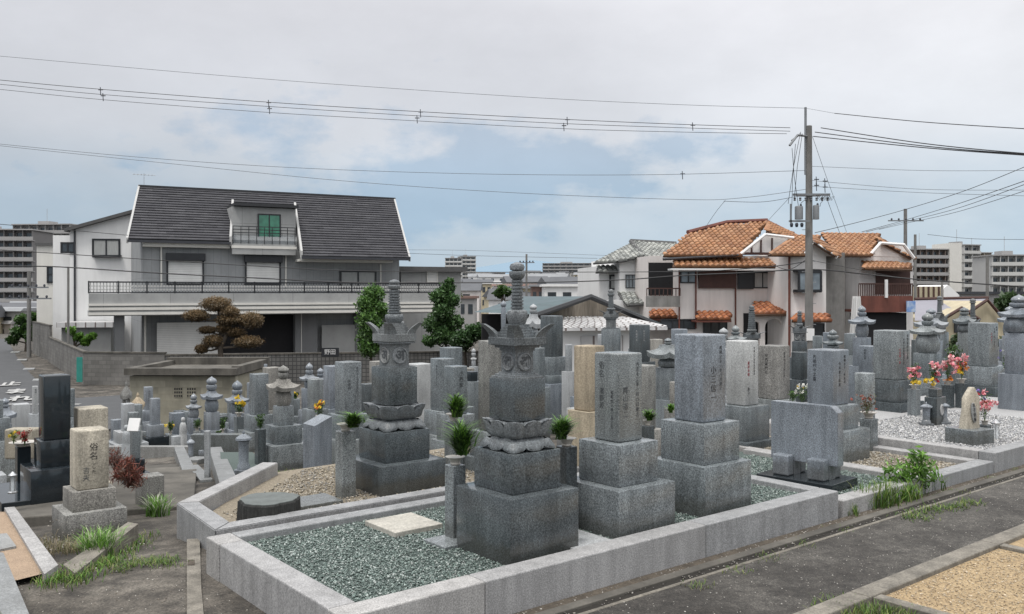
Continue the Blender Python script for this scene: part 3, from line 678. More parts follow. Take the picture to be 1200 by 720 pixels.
bpy.data.objects.remove(e); flower_stand('stone flower stand left of the five tier stupa',305,11.0,14,504,540,'dark',False)
plant('bushy sakaki in front of the five tier stupa',305,503,11,21,15,'leaf',GREEN,260)
# stone lantern small
def mini_lantern(label,cx,d,yt,yb,wp,mat='cool',gz=None,group='small stone lanterns'):
    e,g=place(cx,d,label,'stone lantern',group,'stone_lantern',0,gz); m=d/F; z1=zc(yt,d)-g; z0=min(zc(yb,d)-g,0); H=z1-z0; r=wp*m/2
    MB().box(-r,r,-r,r,z0-.02,z0+H*.20,.004).done('base_stone',mat,e)
    MB().lathe([(r*.85,z0+H*.2005),(r*.78,z0+H*.28),(r*.62,z0+H*.32),(r*.66,z0+H*.72),(r*.8,z0+H*.78)],18).done('lamp_body',mat,e,40)
    MB().lathe([(r*.4,z0+H*.7805),(r*1.05,z0+H*.80),(r*1.0,z0+H*.84),(r*.45,z0+H*.90),(r*.14,z0+H*.92),(r*.18,z0+H*.95),(r*.02,z1)],18).done('roof',mat,e,40)
    return e
mini_lantern('knee high round stone lantern left of the five tier stupa',285.5,10.3,504,547,18)
gorinto('slender stupa right of the pair of small stupas with yellow flowers before it',17.5,278,[445.5,457,463,472,484],[12,12,31,15],[(269,289,486),(264,294,505),(258,300,520)],535)
gorinto('second of the two small pale stupas in front of the cream wall',18.5,248,[441,451,458,468,483],[12,12,28,16],[(239,258,484),(236,262,506),(230,268,520)],530)
gorinto('smallest pale stupa standing by the cream wall, leftmost of the three',18.5,227,[461,469,473,479,490],[7.5,8,20,12],[(219,235,491),(215,238,510)],525)
tomb('plain grey gravestone behind the yellow flowers left of the five tier stupa',15.2,[(292,315,439),(286,322,488),(280,330,508)],530,'mid')
gorinto('stupa with dark globe half hidden behind a gravestone',17,362.5,[425,434,439,446,456],[8.5,9,25,12],[(353,372,456),(350,376,482),(346,380,500)],525)
gorinto('farthest small stupa in the middle row left of the tall text gravestone',20.5,375.5,[431,438,442,447,456],[8,8,17,10],[(369,383,456),(365,387,480)],520)
tomb('gravestone with an orange flower bouquet at its right side',14.2,[(360,379,445),(354,385,481),(348,391,505)],530,'mid')
tomb('thin grey pillar stone in front of the block wall',24,[(309,313.5,427),(306,317,440),(302,321,452)],500,'cool')
tomb('short pale stone half hidden behind a gravestone left of centre',21,[(316,328,441),(312,332,460)],500,'light')
tomb('narrow light gravestone beside the plain grey one',19.5,[(289,298,449),(286,301,470)],510,'cool')
for i,(cx,d,yb,w,h,fl,lab) in enumerate([(280,15.6,485,17,16,[(YEL,6,3,.85)],'yellow chrysanthemums with greenery in a vase'),(374,13.0,488,16,18,[(ORG,4,2.4,.8),(YEL,4,2.2,.8)],'orange and yellow bouquet beside a gravestone'),(231,17.4,502,13,12,None,'round green sprig before the smallest stupa'),(261,17.4,504,11,17,None,'dark green sprig between two pale stupas'),(256,15.5,512,9,8,None,'low sprig by the stone gutter beam'),(200,18.5,506,9,13,[(YEL,4,1.8,.7)],'yellow and green bouquet near the cream wall'),(346,19,470,10,11,[(YEL,2,2,.8)],'small yellow bouquet behind the five tier stupa')]):
    flower_stand('stone stand holding the '+lab,cx,d+.02,w*.75,yb+4,yb+30,'mid',True,vh=4)
    plant(lab,cx,yb,d,h,w,'leaf',GREEN,160,fl)
# small stones on the far left-centre
tomb('pale gravestone with dark lettering in front of the cream wall',21.5,[(168,179.5,454),(164,186,482),(160,190,495)],515,'cool',[('R','南無阿弥陀',.0,.15,.34,'carve_ink')])
tomb('blank pale gravestone, rightmost of the two before the cream wall',18.5,[(175,188,467.5),(171,193,499),(165,198,514)],529,['cool','cool','black'])
e=MB().box(-1.0,1.0,-.06,.06,-.4,.02,.01).done('grave_edging','light'); q=G(188,533,.05); e.location=(q.x,q.y,terr(q.x,q.y)+.18); tag(e,'pale cobbled edging stone below the blank gravestone','edging stone')
tomb('dark capped stone beside the stone lantern on the left',15.5,[(149,163,484),(146,166,500)],525,'mid')
tomb('tall grey stone post with a slanted white plate on top',9.6,[(152,165,505),(147,170,540),(143,178,557)],588,['mid','black','black'],name='gravestone')
def tilt_plate(label,px,py,d,w,h,ang):
    p=P(px,py,d); o=MB().box(-w/2,w/2,-.01,.01,-h/2,h/2,.003).done('stone_plate','white'); o.location=p; o.rotation_euler=(math.radians(-22),0,ang); tag(o,label,'stone plate'); return o
tilt_plate('slanted white plate on the grey stone post',157,498,9.4,.125,.14,-.1)
# jizo statue
def statue(label,cx,d,yt,yb):
    e,g=place(cx,d,label,'statue',None,'stone_statue',0); m=d/F; z1=zc(yt,d)-g; z0=max(0,zc(yb,d)-g); H=z1-z0
    MB().lathe([(H*.20,z0-.3),(H*.20,z0+.02),(H*.17,z0+.04),(H*.19,z0+H*.25),(H*.165,z0+H*.55),(H*.12,z0+H*.70),(H*.06,z0+H*.74),(H*.095,z0+H*.80),(H*.105,z0+H*.88),(H*.08,z0+H*.97),(.002,z1)],20).done('body','light',e,60)
    return e
statue('small pale stone statue of a standing figure among the left graves',148,12.5,498,524)
statue('rounded pale stone statue beside the smallest stupa',214.5,17.6,489,512)
# old stone lantern by cream wall
def tall_lantern(label,cx,d,yt,yb,wp,mat):
    e,g=place(cx,d,label,'stone lantern','old stone lanterns','stone_lantern',0); m=d/F; z1=zc(yt,d)-g; H=z1; r=wp*m/2
    MB().sq([(r*.8,-.05),(r*.8,H*.12)]).done('base_stone',mat,e)
    MB().lathe([(r*.42,H*.12),(r*.36,H*.3),(r*.42,H*.5),(r*.75,H*.55),(r*.75,H*.6)],12).done('post',mat,e,40)
    for a in (-1,1):
        for b in (-1,1): MB().box(a*r*.5-r*.14,a*r*.5+r*.14,b*r*.5-r*.14,b*r*.5+r*.14,H*.6005,H*.76).done('lamp_corner',mat,e)
    MB().sqlift([(r*.5,H*.76,0),(r,H*.77,H*.02),(r*1.0,H*.81,H*.03),(r*.45,H*.90,0),(r*.2,H*.93,0),(r*.22,H*.96,0),(r*.03,H,0)],6).done('roof',mat,e)
tall_lantern('cream and rust coloured stone lantern in front of the cream wall',161.5,20.5,460,500,12,'tan')
tall_lantern('dark stone lantern post at the left end of the cream wall',148,23.5,446,500,10,'old')
# gutter beams / kerbs by the steps (pale granite edges)
def edge(label,a,b,da,w=.12,h=.25,mat='light'):
    """pale edge stone between two ground pixels; top surface"""
    pa=P(a[0],a[1],a[2]); pb=P(b[0],b[1],b[2]); t=(pb-pa); L=t.length; o=MB().box(0,L,-w/2,w/2,-h,0,.006).done('kerb_stone',mat); o.location=pa
    o.rotation_euler=(0,math.asin(-t.z/L),math.atan2(t.y,t.x)); tag(o,label,'kerb'); return o
edge('pale sloping edge stone left of the small stupa group',(210,524,15),(222,552,11.2),0,.16)
edge('pale edge stone of the black pebble plot',(252,524,13.5),(269,566,8.6),0,.18)
edge('short pale edge stone between the steps and the post',(226,545,12),(242,562,10.2),0,.14)
edge('low pale beam across the small pedestal',(222,539,13),(238,535,13.4),0,.25,.15)
o=MB().box(-.03,.03,-.03,.03,-.1,.62,.006).done('stone_post','light'); q=P(243,562,10.4); o.location=(q.x,q.y,q.z-.05); tag(o,'thin pale stone post at the head of the steps','post')
o=MB().box(-.42,.42,-.09,.09,-.6,.10,.006).done('stone_beam','mid'); q=P(257,516,14); o.location=q; tag(o,'horizontal grey stone beam in front of the pale stupas','stone beam')
mini_lantern('tiny pale stone post with pointed cap left of the beam',223.5,13.6,512,548,9)
tomb('low pale pedestal beside the stone beam',14.0,[(229,248,528),(222,252,542)],556,'cool',names=['shaft','base_stone'])
uq=G(262,560); mb=flatpoly('black_pebbles',[(262,575),(258,530),(296,530),(330,560),(300,578)],terr(-3.2,10.5)+.06,'gravelb','structure')
# ================= left group
tomb('black polished gravestone at the far left',None,[(45,83,441),(38.5,87,518),(19,100,553)],592,'black',gz=-.25)
o,g_=place(58,8.35,'black stepped plinth under the polished black gravestone','plinth',None,'grave_plinth',gz=-.6); hh=.47; MB().box(-hh,hh,-hh,hh,-.05,zc(590,7.7)+.6,.006).done('plinth_stone','black',o)
for k,z_ in ((0,None),): pass
tomb('beige rounded gravestone behind the one with black characters',8.3,[(86,127,480),(80,131,570),(76,140,590)],604,'tan2')
tomb('beige gravestone with black brushed characters at the left',None,[(81.5,128,506),(70,133,578),(60.5,149,605)],634,['tan2','old','old'],[('R','俗名',.02,.22,.32,'ink'),('R','しした',.02,.52,.16,'ink'),('R','吉夫',-.22,.62,.26,'carve_ink')])
o=MB().box(-.10,.10,-.09,.09,-.05,.27,.01).done('stone_pot','old'); q=G(156,606); o.location=(q.x+.02,q.y+.3,q.z+.03); o.rotation_euler=(0,0,TA); tag(o,'square stone flower holder with dried red branches','flower holder')
def dried(label,cx,yb,d,rp,n):
    b_=P(cx,yb,d); r=rp*d/F; e=empty('dried_branches',b_,0,label,'dried plant','dried plants'); cc=[(.20,.055,.04),(.27,.09,.06),(.13,.05,.04),(.18,.10,.07)]
    leafblob('leaves',[(0,0,r*.9),(-r*.6,0,r*.8),(r*.5,0,r*.6),(0,0,r*1.5),(r*.2,.05,r*.3)],[r*.7,r*.5,r*.55,r*.45,r*.5],n,.035,cc,e,'leaf',asp=.10,dark=.6,shell=.1)
    mb=MB()
    for k in range(12):
        t=k*2.4; q=r*(.4+.08*k); mb.tube([(0,0,0),(q*.35*math.cos(t),q*.35*math.sin(t),r*.6),(q*math.cos(t),q*math.sin(t),r*(1.0+.06*k))],[.005,.004,.002],4)
    mb.done('branches','timber0',e)
M['timber0']=plain('dry_twigs',(.13,.06,.045),.9,.4,20)
dried('dried rust red branches in the square stone holder',150,572,7.55,20,900)
dried('second clump of dried red branches behind the beige gravestone',134,552,9.2,15,420)
flower_stand('black flower stand left of the polished black gravestone',27,8.6,20,525,560,'black',True,vh=5,vw=1.6)
plant('yellow and green flowers left of the black gravestone',16,518,8.5,15,18,'leaf',[(.3,.33,.08),(.15,.2,.05)],120,[(YEL,5,1.6,.7)])
plant('dark red flowers left of the black gravestone',29,520,8.5,18,18,'leaf',[(.2,.05,.03)],140,[(REDF,5,2,.6)])
def metal_lantern(label,cx,d,yt,yb,wp,gz=None):
    e,g=place(cx,d,label,'candle lantern','metal candle lanterns','candle_lantern',.3,gz); m=d/F; z1=zc(yt,d)-g; z0=zc(yb,d)-g; H=z1-z0; r=wp*m/2
    MB().lathe([(r,z0),(r,z0+H*.05),(r*.7,z0+H*.09)],12).done('base','steel',e)
    mb=MB()
    for k in range(4):
        a=k*math.pi/2+.78; mb.tube([(r*.6*math.cos(a),r*.6*math.sin(a),z0+H*.08),(r*.6*math.cos(a),r*.6*math.sin(a),z0+H*.72)],r*.07,5)
    mb.done('frame','steel',e)
    MB().lathe([(r*.95,z0+H*.72),(r*.95,z0+H*.76),(r*.35,z0+H*.86),(r*.12,z0+H*.9),(r*.12,z1)],12).done('cap','steel',e,40)
    MB().lathe([(r*.5,z0+H*.09),(r*.5,z0+H*.70)],12).done('glass_chimney','clearglass',e,True)
m,nt,b=newmat('clear_glass'); b.inputs['Base Color'].default_value=(.8,.85,.87,1); b.inputs['Alpha'].default_value=.35; b.inputs['Roughness'].default_value=.05; M['clearglass']=m
metal_lantern('metal candle lantern at the foot of the black gravestone',15,7.6,550,578,11)
metal_lantern('metal candle lantern on the white pebbles at the far right',1167,8.9,488,520,11,.17)
o=MB().box(-.17,.17,-.1,.1,-.3,.05,.02).done('stone_block','tan2'); q=P(27,507,10.5); o.location=q; tag(o,'rounded beige stone block behind the flowers at the left edge','stone block')
tomb('narrow white lettered tablet behind the black gravestone',15,[(37.5,45,453),(34,50,486)],520,'white' if 0 else 'light',[('R','奉納',0,.1,.5,'carve_ink')])
tomb('pale stepped grave at the left edge behind the flowers',12,[(-16,4,470),(-26,10,492),(-32,18,520)],560,'mid')
tomb('low pale stone at the far left edge beside the lantern',9.6,[(-30,8,560),(-40,14,585)],600,'light')
gorinto('small roofed stone at the left edge by the street',14.5,6,[466,474,478,490,498],[9,9,30,12],[(-2,14,498),(-8,20,510)],540)
tomb('slim grey stone right of the black gravestone',13,[(80,88,456),(76,92,490)],540,'mid')
# ================= centre rows behind the front plot
tomb('grey gravestone with two text columns, left of the one naming the family',11.8,[(504,533,421),(496,540,483),(488,548,512)],560,'mid',[('L','昭和五十年三月',.15,.12,.18,'carve_ink'),('R','先祖代々之墓',.1,.12,.18,'carve_ink')])
tomb('gravestone bearing large black family characters behind the twin flower vases',9.9,[(520,548,430),(511,556,488),(503,563,520)],565,'mid',[('R','小西家',.05,.10,.36,'ink'),('R','先祖',.05,.72,.3,'ink')])
tomb('plain square topped gravestone behind the two lettered ones, right of the pine hedge',14.6,[(515,542,408),(508,548,458),(500,555,480)],520,'mid')
gorinto('tiny pillar like stupa above a black stone, right of the block wall',19,555,[408,414,418,422,430],[5,5,7,5],[(550,561,430),(546,565,452)],500,'light')
tomb('small black fronted stone with pale cap behind the family gravestone',17,[(546,560,436),(540,566,448)],500,['black','mid'],names=['shaft','base_stone'])
tomb('tall rough grey gravestone directly behind the ornate stupa',7.9,[(560,592,400),(550,602,508),(541,611,540)],590,['old','mid','mid'])
tomb('dark square gravestone with stepped base right of the ornate spire',14.2,[(633,660,370.5),(631,667,419),(626,673,441),(620,679,451)],520,['dark','mid','mid','cool'])
gorinto('pale stupa head peeking between the ornate spire and the dark gravestone',19,625,[356,363,368,385,394],[9,9,24,12],[(614,636,394),(610,640,420)],500,'light')
gorinto('far stupa spire seen just left of the ornate spire',19,590,[352,360,392,404,412],[7,6,22,11],[(580,600,412),(575,605,440)],500,'cool')
tomb('low grey gravestone peeking right of the ornate stupa roof',12.5,[(624,639,408),(618,645,455)],540,'mid')
tomb('short pale stone right of the dark stepped gravestone',13.2,[(662,671,404),(658,675,436)],520,'light')
tomb('rough tan natural gravestone left of the twin column stone',7.6,[(672,709,406),(665,716,484)],512+28,['tan','tan'],)
tomb('grey blank gravestone just behind the faintly carved front gravestone',8.7,[(737,769,429),(728,778,506)],560,'old')
hoky('distant slim stupa with horned roof above the tan gravestone',12.2,716,[339,344,348,361,364,368,372,375,384],[7,8,6,7,10,17,29,18,11.5],[(705,728,386),(700,733,430)],540,'mid','carved',None,None,0)
tomb('dark gravestone with grey lettering behind the faintly carved one',13.6,[(737,762,381),(731,768,425),(725,774,450)],520,'dark',[('L','先祖代々',.2,.15,.2,'cut'),('R','昭和四十年',-.1,.15,.16,'cut')])
tomb('short pale gravestone right of the dark lettered one',14.5,[(762,777,398),(757,782,440)],520,'old')
gorinto('broad curved grave roof left of the largest smooth gravestone',10.6,783,[396,401,404,420,432],[9,9,50,24],[(770,800,432),(764,806,470)],560,'mid')
tomb('small blank stone post between two front gravestones',9.2,[(784,797,448),(778,803,480)],570,'old')
tomb('pale stone half hidden left of the largest smooth gravestone',13,[(786,806,386),(780,812,430)],520,'cool')
flower_stand('flower stand between the two right front gravestones',759,7.6,16,500,560,'dark',True,vh=6)
plant('short green sprig behind the second front gravestone',761,493,7.6,14,18,'grassy',GREEN+BRIGHT,120)
plant('small sprig left of the largest smooth gravestone',786,484,8.4,12,11,'grassy',BRIGHT,70)
tomb('gravestone with red and black vertical writing right of the largest one',9.0,[(850.5,889,400),(838,902,478),(828,914,520)],558,['light','mid','dark'],[('R','平成二十五年五月吉日',.18,.10,.13,'ink'),('R','藤原幸雄',-.22,.32,.17,'red'),('R','建之',-.22,.72,.17,'ink')])
gorinto('round onion topped stupa above the red lettered gravestone, left one',13.5,848,[384,392,395,404,410],[11,10,14,10],[(841,855,410),(836,860,440)],520,'light')
gorinto('round onion topped stupa above the red lettered gravestone, right one',13.5,862,[381,389,393,399,410],[9,10,26,13],[(853,871,410),(848,876,440)],520,'mid')
hoky('distant stupa with tall ringed spire behind the red lettered gravestone',15.5,881,[358,362,365,386,389,392,396,398,404],[6,7,7,9,11,18,34,20,14],[(871,892,406),(866,897,440)],520,'mid','carved',None,None,0)
tomb('broad gravestone with black writing, third from the largest one',10.6,[(888,926,406),(880,932,470),(872,940,500)],545,['old','mid','dark'],[('R','昭和四十二年三月',.05,.12,.15,'ink'),('L','中西家代々',-.05,.15,.2,'ink')])
hoky('small horned stupa in front of the utility pole',15.0,937,[364,368,371,379,382,385,389,391,399],[5,6,5,6,8,14,27,16,13],[(928,946,401),(922,953,420)],520,'dark','carved',None,None,1)
tomb('low stone left of the two tone gravestone',13.4,[(927,946,413),(920,952,446)],520,'dark')
tomb('two tone gravestone with a brown left face and black writing',None,[(945.5,995,411),(936,1008,477.5),(925,1023,508)],546,['cool','mid','mid'],[('R','昭和五十二年五月',.22,.10,.13,'ink'),('R','今井家之墓建',-.1,.22,.15,'ink'),('L','先祖代々之霊',-.2,.10,.16,'ink')],gz=.07)
gorinto('ball topped stupa behind the two tone gravestone',13,976,[386,393,398,404,410],[9,13,24,14],[(965,988,410),(960,993,440)],520,'mid')
flower_stand('tall grey flower stand with dried red flowers beside the brown gravel',1018,8.7,21,492,533,'mid',True,'stone flower stands',.07,7,1.0)
plant('faded red dried bouquet in the tall grey flower stand',1016,486,8.7,26,28,'leaf',[(.18,.09,.06),(.12,.13,.06)],220,[([(.5,.12,.1),(.4,.2,.15)],9,1.6,.75)])
plant('white and pink bouquet on the left side of the two tone gravestone',940,473,9.6,22,20,'leaf',GREEN,160,[(WHT,8,2,.75),(YEL,2,1.5,.7)])
plant('dark green bouquet left of the white flowers behind the wide stele',929,470,10,14,16,'leaf',GREEN,140)
tomb('notched grey gravestone beside the dried bouquet',10.2,[(1001,1026,438),(995,1033,500)],520,'mid')
tomb('short lettered gravestone behind the notched one',12.2,[(1006,1030,406),(1000,1036,440)],520,'cool',[('R','釋妙蓮信女',.1,.12,.2,'ink'),('L','昭和五年',0,.12,.2,'ink')])
tomb('small white post beside the lettered gravestone',11.6,[(1031,1035,418),(1029,1037,450)],520,'light')
gorinto('stupa with upturned roof in front of the white curtain wall',14.5,1010,[358,366,371,380,395],[9,10,32,15],[(1000,1022,396),(994,1028,430)],520,'cool')
tomb('broad dark gravestone with red and black writing among the flowers',11.3,[(1023,1066.5,388),(1015,1074,447),(1006,1083,474)],503,['mid','dark','dark'],[('R','中西家代々之墓',.30,.08,.15,'ink'),('R','平成十五年四月吉日',.0,.16,.12,'ink'),('R','中西健一郎',-.3,.36,.13,'red')],gz=-.02)
gorinto('large five tier stupa with bulging globe behind the pink lilies',13.2,1087,[366,376,382,392,413],[13,13,42,27],[(1071,1105,415),(1064,1110,445)],505,'mid')
gorinto('second five tier stupa right behind the large one with lilies',15.5,1091,[361,368,373,384,400],[11,11,40,20],[(1078,1106,400),(1070,1112,440)],505,'cool')
hoky('far stupa spire against the purple grey roof, left one',19,1101,[347,351,353,366,368,374,378,380,388],[6,6,5,6,8,16,24,18,14],[(1090,1112,390),(1086,1116,420)],480,'mid','carved',None,None,0)
hoky('far stupa spire against the yellow gable, right one',19,1140,[350,354,356,372,374,377,381,383,388],[7,7,5,6,8,14,20,16,14],[(1131,1149,390),(1127,1153,420)],480,'mid','carved',None,None,0)
gorinto('far stupa with dark globe left of the yellow gable house',16,1130,[360,366,370,380,388],[10,10,27,15],[(1122,1138,390),(1118,1142,430)],500,'mid')
tomb('tall gravestone with red and black writing between the lilies and the round shrub',13,[(1134,1170,379),(1128,1178,431),(1119,1188,455)],480,['mid','mid','dark'],[('R','平成二年十月建之',.05,.12,.13,'ink'),('R','大西正一',-.25,.22,.15,'red'),('R','昭和',.32,.08,.12,'ink')])
gorinto('largest five tier stupa at the right edge',11.3,1194,[345,355,361,372,389],[17,20,48,32],[(1178,1212,391),(1170,1220,440)],500,'cool')
gorinto('stupa half hidden left of the largest one at the right edge',14.5,1183,[359,365,369,378,392],[10,10,28,14],[(1174,1192,394),(1168,1198,430)],500,'cool')
flower_stand('stone pot stand with a round shrub near the right edge',1183,11.6,16,436,478,'mid',True,vh=3,vw=.9)
plant('round green shrub in a pot near the right edge',1183,437,11.6,28,25,'leaf',GREEN,500,[(WHT,3,1.2,.7),(PUR,3,1.2,.6)])
plant('dark green shrub behind the pink lilies',1117,428,13.8,26,28,'leaf',GREEN,450)
flower_stand('stand holding the dark green shrub behind the lilies',1117,13.8,14,430,500,'mid',False)
for i,(cx,d,yb,lab,fl) in enumerate([(1071,10.6,451,'pink lilies with yellow flowers, leftmost of four bouquets',[(PINK,11,3,.62),(YEL,4,2.6,.15)]),(1093,10.7,449,'pink lilies over a yellow bloom, second of four bouquets',[(PINK,10,2.8,.66),(YEL,3,3,.15),(REDF,3,2,.4)]),(1111,11.4,446,'pink lilies with an orange bloom, third of four bouquets',[(PINK,12,3.2,.68),(ORG,3,3,.15)]),(1127,11.4,444,'pink and orange lilies, rightmost of four bouquets',[(PINK,9,3,.66),(ORG,5,2.6,.5),(YEL,3,2.4,.15)]),(1154,8.85,493,'pink lilies beside the natural stone',[(PINK,12,3.4,.66),(REDF,3,2.5,.5),(PUR,3,2,.8)])]):
    flower_stand('stone stand under the '+lab,cx,d+.02,15,yb+6,502 if i<4 else 505,'mid' if i<2 else 'dark',True,'stone stands under pink lilies',None if i<4 else .15,5,.8)
    plant(lab,cx,yb,d,29 if i<4 else 36,17 if i<4 else 22,'leaf',GREEN,130,fl,name='flower_bouquet',cat='flowers',group='pink lily bouquets')
# incense stone with twin lanterns
e,g=place(1096,9.9,'small incense stone with an oval crest between two lanterns','incense stone',None,'incense_stone',gz=.13); m=9.9/F
MB().box(-.11,.11,-.07,.07,-.02,.33,.006).done('body','dark',e); MB().box(-.06,.06,-.05,.05,.3305,.42,.006).done('cap','dark',e)
o=MB().lathe([(.05,0),(.05,.008),(.036,.012),(.036,.004),(.001,.004)],24).done('crest','cut',e,40); o.scale=(.8,1.25,1); o.rotation_euler=(math.pi/2,0,0); o.location=(0,-.0705,.19)
mini_lantern('small stone lantern left of the incense stone',1085.5,9.8,471,502,13,'cool',.13)
mini_lantern('small stone lantern right of the incense stone',1106,9.9,470,500,12,'cool',.13)
# natural stone
q=P(1136,510,8.7); e=empty('natural_stone_grave',(q.x,8.7,.15),TA-.2,'natural pointed memorial stone with an engraved panel on a square base','gravestone')
MB().box(-.155,.155,-.155,.155,-.02,.145,.006).done('base_stone','mid',e)
R=[]
for t in np.linspace(0,1,9):
    w=.115*(1.02-.06*math.sin(3*t) if t<.75 else 1.0-(t-.75)*3.1)*(1 if t<.75 else 1); w=max(w,.012); dp=.06*(1-.55*t)
    R.append([((w+.006*math.sin(5*a+9*t))*math.copysign(abs(math.cos(a))**.7,math.cos(a))+(.03*t),dp*math.copysign(abs(math.sin(a))**.7,math.sin(a)),.1455+.395*t) for a in [2*math.pi*i/20 for i in range(20)]])
MB().ring(R).done('boulder','tan2',e,60)
pn=MB().lathe([(.055,0),(.055,.010),(.048,.013),(.001,.013)],24).done('panel','light',e,40); pn.scale=(.62,1.75,1); pn.rotation_euler=(math.pi/2-.10,0,0); pn.location=(-.015,-.052,.30)
text_mesh('inscription','水子供養','.' and .042,'ink',pn,(0,.052,.0145),(0,0,0),True).scale=(1.5,.58,1)
# background pale stones
for i,(x0,x1,yt,d,mt,lab) in enumerate([(952,964,394,19,'mid','small distant gravestone right of the utility pole, left one'),(964,978,390,20,'cool','small distant gravestone right of the utility pole, right one'),(989,1003,391,18,'mid','distant gravestone under the grey house wall'),(1031,1046,392,18,'cool','distant gravestone left of the broad lettered one'),(1120,1133,402,20,'mid','distant low gravestone left of the tall lettered one'),(1170,1180,398,17,'cool','distant gravestone behind the round shrub'),(640,652,430,16,'mid','low distant stone behind the dark stepped gravestone'),(672,684,440,12,'cool','narrow stone left of the tan gravestone'),(470,486,440,17,'old','low brown stone behind the weathered stupa'),(492,503,455,19,'tan2','low beige stone between the weathered stupa and lettered graves'),(424,436,452,17,'tan2','beige stone right of the tall text gravestone'),(340,352,468,19,'mid','low grey stone behind the five tier stupa'),(266,274,470,20,'mid','low grey stone behind the slender stupa'),(200,212,512,17,'light','low pale stone near the foot of the cream wall'),(828,842,395,18,'mid','distant stone behind the largest gravestone'),(700,712,392,18,'light','small distant white stone behind the tan gravestone')]):
    tomb(lab,d,[(x0,x1,yt),(x0-4,x1+4,yt+26)],yt+90,mt)

rs_=random.getstate(); random.seed(23)
for i in range(2600):
    if len([1 for o in S.objects if o.get('group')=='gravestones of the crowded middle rows'])>=96: break
    px=random.uniform(300,1195) if i%3 else random.uniform(-30,300); dd_=random.uniform(10.5,24) if px>300 else random.uniform(13,24)
    if 120<px<=300 and dd_<16.5: continue
    if 145<px<=280 and dd_>23: continue
    if px>300 and dd_<10.5+max(0,(700-px))/90 and px<520: continue
    x=(px-600)/F*dd_; u,v=toUV(x,dd_)
    if v<5.9 or (u<4.2+.15*v and px>300) or (px<300 and dd_<13): continue
    if any((x-a_)**2+(dd_-b_)**2<.50 for a_,b_ in POS): continue
    g=terr(x,dd_); H=random.uniform(.95,1.45) if px>300 else random.uniform(.75,1.2); m_=F/dd_; yg=HY+(EYE-g)*m_; w1,w2,w3=random.uniform(.20,.27),random.uniform(.36,.42),random.uniform(.5,.6)
    yt=yg-H*m_
    if yt<392 or (px<300 and yt<452) or (855<px<1010 and yt<412): continue
    tomb('grey gravestone standing in the crowded rows between the front graves and the houses',dd_,[(px-w1*.7*m_,px+w1*.7*m_,yt),(px-w2*.7*m_,px+w2*.7*m_,yg-H*.45*m_),(px-w3*.7*m_,px+w3*.7*m_,yg-.22*m_)],yg+5,random.choice(['mid','cool','mid','dark','old','light']),group='gravestones of the crowded middle rows')
random.setstate(rs_)
m,nt,b_=newmat('tinted_glass'); b_.inputs['Base Color'].default_value=(.10,.13,.15,1); b_.inputs['Alpha'].default_value=.18; b_.inputs['Roughness'].default_value=.05; M['tintglass']=m
# ------------------------------------------------------------------ buildings
class Fr:
    def __init__(s,px,d,deg,gz=None):
        s.ox,s.oy=(px-600)/F*d,d; a=math.radians(deg); s.a=a; s.H=(math.cos(a),math.sin(a)); s.Nn=(-math.sin(a),math.cos(a)); s.g=terr(s.ox,s.oy) if gz is None else gz
    def s(f,px,n=0):
        t=(px-600)/F; x0=f.ox+n*f.Nn[0]; y0=f.oy+n*f.Nn[1]
        k=(t*y0-x0)/(f.H[0]-t*f.H[1]); return k
    def dep(f,px,n=0): return f.oy+n*f.Nn[1]+f.s(px,n)*f.H[1]
    def z(f,px,py,n=0): return EYE+(HY-py)/F*f.dep(px,n)-f.g
    def root(f,name,label,cat,group=None): return empty(name,(f.ox,f.oy,f.g),f.a,label,cat,group)
    def rect(f,x0,x1,y0,y1,n=0):
        c=(x0+x1)/2; return f.s(x0,n),f.s(x1,n),f.z(c,y1,n),f.z(c,y0,n)
    def box(f,mb,x0,x1,y0,y1,n0,n1,bev=0,zb=None):
        a,b,z0,z1=f.rect(x0,x1,y0,y1,n0); mb.box(a,b,n0,n1,z0 if zb is None else zb,z1,bev); return mb
    def pt(f,px,py,n): return (f.s(px,n),n,f.z(px,py,n))
def newell(p):
    n=Vector((0,0,0))
    for i in range(len(p)):
        a,b=p[i],p[(i+1)%len(p)]; n+=Vector(((a.y-b.y)*(a.z+b.z),(a.z-b.z)*(a.x+b.x),(a.x-b.x)*(a.y+b.y)))
    return n.normalized()
